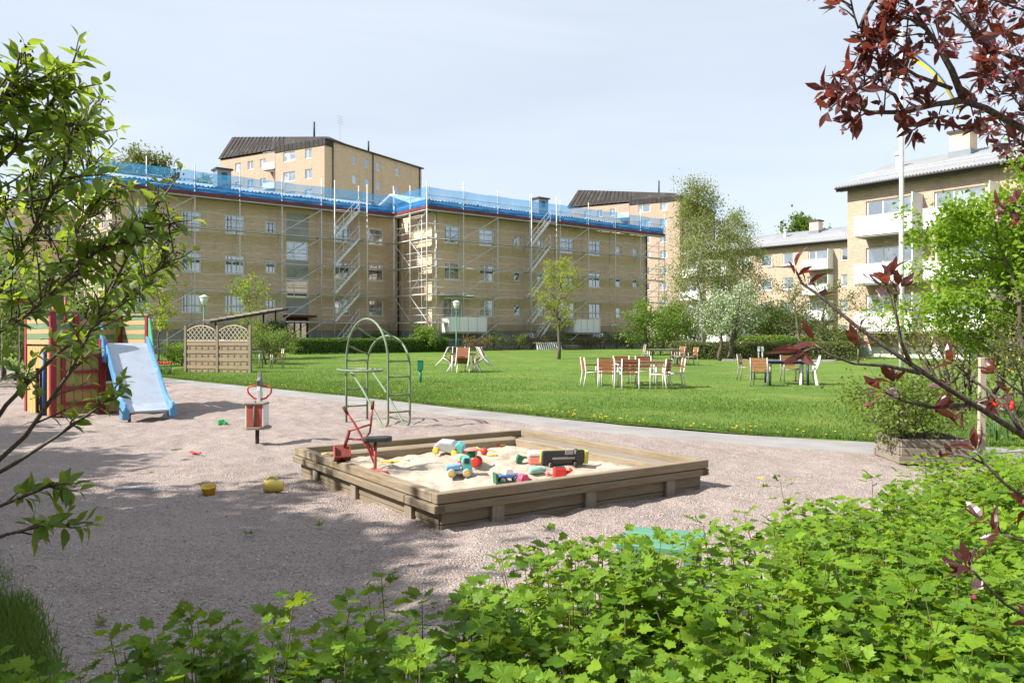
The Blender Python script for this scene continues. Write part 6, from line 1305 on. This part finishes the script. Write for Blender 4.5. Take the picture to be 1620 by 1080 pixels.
for bi, (bx_, by_) in enumerate(spots):
    front = by_ > float(hedge_edge(bx_)) - .75
    near = by_ < 3.6
    B = thing('currant_bush', 'leafy currant bush at the gravel edge of the hedge' if front else 'leafy currant bush inside the dense lobed hedge', 'bush', (bx_, by_, 0), 0, 'currant bushes along the gravel edge' if front else 'currant bushes inside the hedge')
    ns = 46; nl = 27
    a = rng.uniform(0, 6.28, ns); r_ = .16 * np.sqrt(rng.random(ns)); base = np.stack([r_ * np.cos(a), r_ * np.sin(a), a * 0 - .03], -1)
    rt = .46 * np.sqrt(rng.random(ns)); bump_ = .09 * math.exp(-((bx_ - .6) / .5) ** 2) * (by_ > 2.2)
    H = (.80 + bump_ + .045 * rng.standard_normal(ns) + .03 * math.sin(bx_ * 2.3 + by_ * 1.7)) * (1 - .10 * (rt / .46) ** 2)
    H = H + (rng.random(ns) < .05) * rng.uniform(.05, .14, ns); H = np.clip(H, .4, 1.08 if by_ > 1.5 else .9)
    tipp = np.stack([rt * np.cos(a + .3), rt * np.sin(a + .3), H], -1)
    mid = (base + tipp) / 2 + (tipp - base) * np.array([.15, .15, 0]) + np.array([0, 0, .04])
    sm_ = MB()
    for q in range(ns): sm_.tube([base[q], (base[q] + tipp[q]) * .25 + mid[q] * .5, tipp[q]], [.005, .0035, .0012], 4)
    sm_.build('stems', M['currant_stem'], B, True)
    t = np.tile(1 - .75 * (1 - (np.arange(nl) + .7) / nl) ** 1.7, (ns, 1)) + rng.normal(0, .015, (ns, nl)); t = np.clip(t, .2, 1.0)
    P0 = (base[:, None] * ((1 - t) ** 2)[..., None] + 2 * mid[:, None] * (t * (1 - t))[..., None] + tipp[:, None] * (t ** 2)[..., None])
    tip_ = np.clip((t - .86) / .14, 0, 1); phi = np.arange(nl)[None, :] * 2.4 + a[:, None] * 3; pet = (.055 * (1.1 - .55 * tip_)) * rng.uniform(.6, 1.3, t.shape)
    el = .22 + .38 * tip_ + rng.normal(0, .22, t.shape)
    od = np.stack([np.cos(phi) * np.cos(el), np.sin(phi) * np.cos(el), np.sin(el)], -1)
    P = (P0 + od * pet[..., None]).reshape(-1, 3); n_ = len(P); tl = tip_.reshape(-1)
    el2 = (el - .5 + .25 * tip_).reshape(-1); ph_ = phi.reshape(-1) + rng.normal(0, .35, n_)
    D = np.stack([np.cos(ph_) * np.cos(el2), np.sin(ph_) * np.cos(el2), np.sin(el2)], -1); Nn = np.stack([-np.sin(el2) * np.cos(ph_), -np.sin(el2) * np.sin(ph_), np.cos(el2)], -1) + rng.normal(0, .30, (n_, 3)) + np.array([-.15, -.1, 0])
    S = .060 * (1.0 - .35 * tl) * rng.uniform(.55, 1.25, n_)
    o_ = np.argsort(-P[:, 2]); k = (110 if near else 45); idx = o_[:k]; rest = o_[k:]
    leaf_objects(P[idx], D[idx], Nn[idx], S[idx], T_LOBED, G_['currant_leaf'], B, 'currant')
    lv = leaves('leaves', P[rest], D[rest], Nn[rest], S[rest], T_LOBED, G_['currant_leaf'], B); lv['kind'] = 'stuff'

# ------------------------------------------------------------------ lilac at the side
lm('lilac_leaf', (.075, .155, .018), (.17, .29, .03), trans=.5, tcol=(.42, .55, .05), rough=.4, spec=.5)
M['dry'] = simple('dry_seed_heads', (.10, .065, .045), .9, .3, 30, .1)
LR = Vector((-2.75, 3.35, 0)); li = thing('lilac_bush', 'tall lilac bush with dry brown flower heads beside the playhouse view', 'bush', LR)
stems = [
    [(-120, 930, 3.3), (-60, 780, 3.3), (40, 690, 3.25), (110, 590, 3.2), (165, 480, 3.1), (205, 400, 3.05), (240, 335, 3.0)],
    [(-120, 930, 3.3), (-70, 760, 3.4), (10, 640, 3.4), (90, 560, 3.4), (170, 500, 3.4), (230, 440, 3.4), (262, 418, 3.4)],
    [(-120, 930, 3.3), (-190, 700, 3.2), (-30, 520, 3.1), (20, 420, 3.0), (70, 330, 2.9), (110, 250, 2.85), (128, 190, 2.8)],
    [(-120, 930, 3.3), (-210, 640, 3.0), (-50, 400, 2.8), (-10, 270, 2.7), (40, 220, 2.65), (80, 165, 2.6), (105, 135, 2.6)],
    [(-90, 640, 3.0), (-60, 330, 2.7), (-40, 220, 2.6), (0, 160, 2.5), (30, 135, 2.5)],
    [(-150, 700, 3.2), (-40, 560, 3.5), (60, 470, 3.6), (110, 390, 3.6), (140, 330, 3.6), (175, 300, 3.6)],
    [(-60, 780, 3.3), (20, 735, 3.2), (90, 690, 3.2), (150, 648, 3.2), (190, 620, 3.2)],
    [(-120, 930, 3.3), (-60, 850, 3.0), (0, 800, 2.9), (50, 780, 2.85), (85, 762, 2.8)],
    [(-120, 930, 3.3), (-60, 870, 2.9), (10, 845, 2.8), (60, 833, 2.8), (100, 830, 2.8)],
    [(-160, 700, 3.2), (-60, 560, 3.0), (40, 500, 2.95), (110, 440, 2.9), (150, 400, 2.9), (205, 385, 2.9)],
    [(-90, 560, 3.6), (0, 430, 3.8), (60, 360, 3.8), (90, 310, 3.8), (150, 260, 3.8)],
    [(-90, 640, 3.2), (10, 330, 3.3), (60, 280, 3.3), (100, 230, 3.3), (135, 215, 3.3)]]
wb = MB(); P, D, Nn, S = [], [], [], []; pan = []
wb.tube([Vector((0, 0, -.1)), at(-120, 930, 3.3) - LR], [.05, .035], 7)
for k, st in enumerate(stems):
    pts = [at(*q) - LR for q in st]; m_ = len(pts); wb.tube(pts, [.012 * (1 - .75 * i / (m_ - 1)) if k < 4 else .010 * (1 - .7 * i / (m_ - 1)) for i in range(m_)], 6)
    low = k in (6, 7, 8); ntw = (7 if low else 38)
    for q in range(ntw):
        f = ((.5 if low else .34) + (.5 if low else .66) * (q + rnd.random()) / ntw) * (m_ - 1); j = min(m_ - 2, int(f)); a = pts[j].lerp(pts[j + 1], f - j); dd = (pts[j + 1] - pts[j]).normalized()
        if not low and (a.z < 1.62 and rnd.random() < .3): continue
        d2 = (dd * .8 + Vector((rnd.gauss(0, .55), rnd.gauss(0, .55), rnd.gauss(.15, .5)))).normalized(); L = rnd.uniform(.05, .12 if low else .19)
        tp = branch_pts(a, a + d2 * L, 3, .12); wb.tube(tp, [.0045, .004, .0032, .002], 4)
        if not low and rnd.random() < .06: pan.append(tp[-1])
        nn = rnd.choice((2, 3, 3, 4)); 
        for i in range(nn):
            t_ = 1 - .28 * i; pb_ = tp[0].lerp(tp[-1], max(.2, t_)); ax = rnd.uniform(0, math.pi)
            for s_ in (0, math.pi):
                u1 = d2.orthogonal().normalized(); u2 = d2.cross(u1); sd = u1 * math.cos(ax + s_) + u2 * math.sin(ax + s_)
                ld_ = (d2 * (.9 if i == 0 else .45) + sd * .8 + Vector((0, 0, .12 if i == 0 else -.18))).normalized(); P.append(pb_ + ld_ * .008); D.append(ld_); nv = Vector((0, 0, 1)) * .8 + d2 * .5 + Vector((rnd.gauss(0, .3), rnd.gauss(0, .3), 0)); Nn.append(nv); S.append(rnd.uniform(.042, .078) * (.8 if i == 0 else 1.1))
wb.build('branches', M['bark_lilac'], li, True)
P, D, Nn, S = [np.array([list(q) for q in z]) if z is not S else np.array(z) for z in (P, D, Nn, S)]
o_ = rng.permutation(len(P)); leaf_objects(P[o_[:300]], D[o_[:300]], Nn[o_[:300]], S[o_[:300]], T_OVATE, G_['lilac_leaf'], li, 'lilac'); lv = leaves('leaves', P[o_[300:]], D[o_[300:]], Nn[o_[300:]], S[o_[300:]], T_OVATE, G_['lilac_leaf'], li); lv['kind'] = 'stuff'
def panicle(a, b, nm='dry_flower_head'):
    bb = MB(); pts = branch_pts(a, b, 6, .12, .2); bb.tube(pts, [.0025] * 7, 4)
    for q in range(30):
        f = rnd.random() * 6; j = min(5, int(f)); c_ = pts[j].lerp(pts[j + 1], f - j) + Vector((rnd.gauss(0, .014), rnd.gauss(0, .014), rnd.gauss(0, .012))); r_ = rnd.uniform(.002, .0048)
        bb.lathe([(r_ * .4, -r_), (r_, 0), (r_ * .3, r_ * 1.3)], 5, c_)
    return bb.build(nm, M['dry'], li)
for (a, b) in (((95, 175, 2.9), (122, 225, 2.9)), ((110, 200, 2.9), (135, 262, 2.9)), ((65, 350, 2.9), (98, 405, 2.9)), ((60, 330, 2.8), (52, 400, 2.8)), ((240, 330, 3.0), (280, 355, 3.0)), ((262, 320, 3.0), (274, 385, 3.0)), ((225, 395, 3.2), (221, 465, 3.2)), ((150, 330, 3.1), (120, 380, 3.1)), ((80, 230, 3.0), (60, 280, 3.0)), ((20, 430, 2.9), (15, 500, 2.9)), ((250, 320, 3.0), (233, 345, 3.0))): panicle(at(*a) - LR, at(*b) - LR)
for pts in ([(205, 400, 3.05), (228, 360, 3), (240, 330, 3), (252, 318, 3), (262, 320, 3)], [(240, 335, 3.0), (262, 340, 3), (275, 350, 3), (280, 356, 3)], [(110, 250, 2.85), (105, 200, 2.9), (95, 175, 2.9)], [(230, 440, 3.3), (226, 415, 3.2), (225, 395, 3.2)], [(205, 400, 3.05), (215, 350, 3.05), (208, 310, 3.05), (200, 300, 3.05)], [(235, 370, 3.0), (258, 395, 3.0), (272, 425, 3.0)]): tube('twig', [at(*q) - LR for q in pts], .003, M['bark_plum'], li, 4)
for q in pan: panicle(q, q + Vector((rnd.uniform(-.05, .05), rnd.uniform(-.05, .05), rnd.uniform(-.13, -.03))))

# ------------------------------------------------------------------ purple plum reaching in
lm('plum_leaf', (.055, .017, .019), (.115, .036, .034), trans=.42, tcol=(.34, .075, .04), rough=.33, spec=.7)
lm('plum_flower', (.66, .45, .50), (.78, .62, .66), trans=.4, tcol=(.8, .5, .55))
M['bud'] = simple('dark_pink_bud', (.28, .04, .10), .5, .2, 30, 0)
PR = Vector((2.05, 1.75, 0)); pt = thing('plum_tree', 'purple leaved plum tree with grey branches and few pink flowers', 'tree', PR)
wb = MB(); wb.tube([Vector((0, 0, -.1)), Vector((.02, 0, .7)), Vector((-.02, .02, 1.3)), Vector((.04, .05, 1.9)), Vector((.0, .1, 2.6))], [.05, .045, .038, .03, .02], 8)
brs = [  # (points in picture terms with depth, radius, rosettes)
    ([(1800, 790, 1.75), (1700, 735, 1.6), (1620, 690, 1.5), (1560, 652, 1.47), (1500, 615, 1.44), (1450, 582, 1.42), (1400, 548, 1.42), (1350, 512, 1.42), (1300, 470, 1.43), (1268, 448, 1.44), (1258, 425, 1.44)], .0062, 0),
    ([(1455, 590, 1.42), (1400, 578, 1.40), (1350, 575, 1.39), (1310, 560, 1.38), (1290, 545, 1.38)], .0035, 2),
    ([(1440, 575, 1.42), (1425, 540, 1.40), (1420, 510, 1.39), (1415, 480, 1.38), (1422, 455, 1.38)], .0035, 2),
    ([(1535, 640, 1.46), (1480, 645, 1.44), (1430, 635, 1.42), (1395, 618, 1.42)], .0035, 2),
    ([(1620, 690, 1.5), (1590, 640, 1.52), (1540, 600, 1.54), (1510, 575, 1.55)], .004, 2),
    ([(1740, 690, 1.7), (1660, 650, 1.68), (1600, 610, 1.66), (1575, 590, 1.66)], .005, 3),
    ([(1800, 900, 1.7), (1700, 870, 1.5), (1640, 800, 1.42), (1590, 765, 1.4), (1560, 735, 1.4), (1545, 715, 1.4)], .005, 3),
    ([(1700, 870, 1.5), (1640, 860, 1.35), (1600, 850, 1.3), (1585, 845, 1.3)], .004, 2),
    ([(1720, 1010, 1.55), (1640, 985, 1.4), (1590, 955, 1.36), (1555, 920, 1.35), (1535, 895, 1.35)], .004, 2),
    # upper canopy
    ([(1850, 330, 1.9), (1720, 250, 1.8), (1620, 205, 1.75), (1560, 172, 1.72), (1525, 160, 1.7), (1480, 165, 1.68), (1430, 178, 1.68), (1375, 178, 1.68), (1345, 165, 1.68), (1325, 158, 1.68)], .009, 4),
    ([(1525, 160, 1.7), (1505, 110, 1.68), (1485, 75, 1.66), (1465, 45, 1.66), (1445, 15, 1.66), (1420, -15, 1.66)], .007, 4),
    ([(1505, 140, 1.69), (1450, 120, 1.66), (1420, 100, 1.65), (1395, 88, 1.65), (1385, 85, 1.65)], .004, 3),
    ([(1800, 180, 1.85), (1700, 120, 1.8), (1600, 90, 1.75), (1560, 68, 1.72), (1525, 35, 1.7), (1495, -10, 1.7)], .008, 4),
    ([(1400, -30, 1.66), (1368, 25, 1.65), (1358, 45, 1.65), (1350, 20, 1.65), (1345, -5, 1.65)], .004, 2),
    ([(1465, 45, 1.66), (1440, 30, 1.65), (1420, 25, 1.64)], .004, 2), ([(1368, 30, 1.65), (1375, 60, 1.65), (1372, 75, 1.65)], .003, 1),
    ([(1430, 178, 1.68), (1415, 150, 1.66), (1395, 140, 1.66), (1360, 140, 1.65), (1340, 145, 1.65)], .004, 3),
    ([(1560, 195, 1.72), (1510, 200, 1.7), (1470, 195, 1.69), (1455, 200, 1.69)], .003, 1),
    ([(1480, 165, 1.68), (1450, 150, 1.66), (1440, 130, 1.66), (1405, 118, 1.66)], .003, 2),
    ([(1760, 60, 1.8), (1660, 30, 1.75), (1600, 10, 1.72), (1560, -5, 1.7)], .005, 6), ([(1720, 250, 1.8), (1660, 190, 1.75), (1620, 150, 1.72), (1590, 120, 1.7), (1570, 100, 1.7)], .005, 6), ([(1850, 330, 1.9), (1740, 290, 1.85), (1660, 250, 1.8), (1610, 225, 1.78)], .004, 4),
    ([(1850, 100, 2.6), (1700, 80, 2.5), (1620, 60, 2.45), (1570, 40, 2.4), (1545, 20, 2.4)], .006, 6), ([(1700, 80, 2.5), (1640, 120, 2.45), (1590, 130, 2.4), (1555, 115, 2.4)], .005, 6), ([(1720, 250, 2.5), (1640, 200, 2.45), (1600, 150, 2.4), (1560, 140, 2.4)], .005, 7), ([(1760, 300, 2.5), (1660, 260, 2.45), (1610, 225, 2.4), (1580, 190, 2.4)], .005, 7), ([(1700, 30, 2.3), (1640, 0, 2.2), (1590, -10, 2.2), (1560, 5, 2.2)], .005, 5), ([(1760, 420, 2.4), (1680, 390, 2.3), (1630, 345, 2.3), (1610, 320, 2.3)], .004, 3)]
P, D, Nn, S = [], [], [], []; FP, FD = [], []; bud = MB()
trunk_pts = [Vector((-.02, .02, 1.3)), Vector((.04, .05, 1.9)), Vector((.0, .1, 2.6)), Vector((0, 0, .9))]
def rosette(c_, d, n_, s_):
    d = d.normalized(); u1 = d.orthogonal().normalized(); u2 = d.cross(u1)
    for i in range(n_):
        a = i * 2.4 + rnd.uniform(-.4, .4); op = rnd.uniform(.35, 1.15); ld_ = d * math.cos(op) + (u1 * math.cos(a) + u2 * math.sin(a)) * math.sin(op); ld_.z += .08
        P.append(c_ + ld_ * .006); D.append(ld_); Nn.append(d * .9 + Vector((rnd.gauss(0, .3), rnd.gauss(0, .3), .45))); S.append(s_ * rnd.uniform(.6, 1.15))
def flower(c_, d):
    for i in range(5): a = i * 1.257; u1 = d.orthogonal().normalized(); u2 = d.cross(u1); FP.append(c_); FD.append((u1 * math.cos(a) + u2 * math.sin(a)) * .9 + d * .35)
for bi, (bp, r_, nr) in enumerate(brs):
    pts = [at(*q) - PR for q in bp]; m_ = len(pts)
    if bp[0][0] > 1690:                                  # limbs that leave the trunk outside the picture
        a0 = min(trunk_pts, key=lambda q: (q - pts[0]).length); pts = [a0] + pts; m_ += 1
    wb.tube(pts, [max(.0016, r_ * (1.15 - .85 * i / (m_ - 1))) for i in range(m_)], 7)
    back = bp[-1][2] > 2.1; ls = (.044 if bi < 9 else .045) if not back else .04
    d = (pts[-1] - pts[-2]).normalized(); rosette(pts[-1], d, 6 if bi else 4, ls)
    if bi == 0:
        for q, n_ in (((1258, 440), 3), ((1300, 470), 3), ((1275, 452), 3), ((1360, 520), 1)): rosette(at(*q, 1.43) - PR, Vector((rnd.gauss(0, .4), 0, .7)), n_, .034)
        continue
    dens = {9: 8, 10: 9, 11: 5, 12: 7, 16: 6, 22: 9, 23: 9, 24: 9, 25: 9, 26: 7}.get(bi, nr)
    for q in range(dens * (2 if bi >= 9 else 1)):
        f = (.35 + .63 * (q + rnd.random()) / (dens * (2 if bi >= 9 else 1))) * (m_ - 1); j = min(m_ - 2, int(f)); a = pts[j].lerp(pts[j + 1], f - j)
        dd = ((pts[j + 1] - pts[j]).normalized() * .5 + Vector((rnd.gauss(-.2, .6), rnd.gauss(0, .6), rnd.gauss(.1, .7)))).normalized(); L = rnd.uniform(.015, .06 if bi < 9 else .065); e_ = a + dd * L
        wb.tube([a, a + dd * L * .5 + Vector((0, 0, .003)), e_], [.002, .0017, .0013], 4); rosette(e_, dd, rnd.choice((4, 5, 6, 7)), ls * rnd.uniform(.75, 1.05))
        if rnd.random() < (.55 if bi >= 9 else .35): flower(e_ + Vector((rnd.gauss(0, .015), rnd.gauss(0, .015), -.018)), Vector((rnd.gauss(0, .6), -.6, rnd.gauss(-.2, .5))).normalized())
        if rnd.random() < .5: c_ = e_ + Vector((rnd.gauss(0, .02), rnd.gauss(0, .02), rnd.gauss(-.01, .015))); bud.lathe([(.001, -.004), (.004, 0), (.002, .006)], 5, c_); bud.tube([e_, c_], .0007, 3)
wb.build('trunk', M['bark_plum'], pt, True); bud.build('buds', M['bud'], pt)['kind'] = 'stuff'
P, D, Nn = [np.array([list(q) for q in z]) for z in (P, D, Nn)]; S = np.array(S)
dist = np.linalg.norm(P + np.array(list(PR)) - np.array([0, 0, EYE]), axis=1); o_ = np.argsort(dist / S)
leaf_objects(P[o_[:300]], D[o_[:300]], Nn[o_[:300]], S[o_[:300]], T_PLUM, G_['plum_leaf'], pt, 'plum')
if len(o_) > 300: lv = leaves('leaves', P[o_[300:]], D[o_[300:]], Nn[o_[300:]], S[o_[300:]], T_PLUM, G_['plum_leaf'], pt); lv['kind'] = 'stuff'
FP, FD = [np.array([list(q) for q in z]) for z in (FP, FD)]
leaves('blossoms', FP, FD, FD * 0 + np.array([0, -.4, .6]) + rng.normal(0, .2, FP.shape), np.full(len(FP), .012), leaf_template([(0, .02), (.4, .4), (.8, .42), (1, .12)], -.2, .1), G_['plum_flower'], pt)
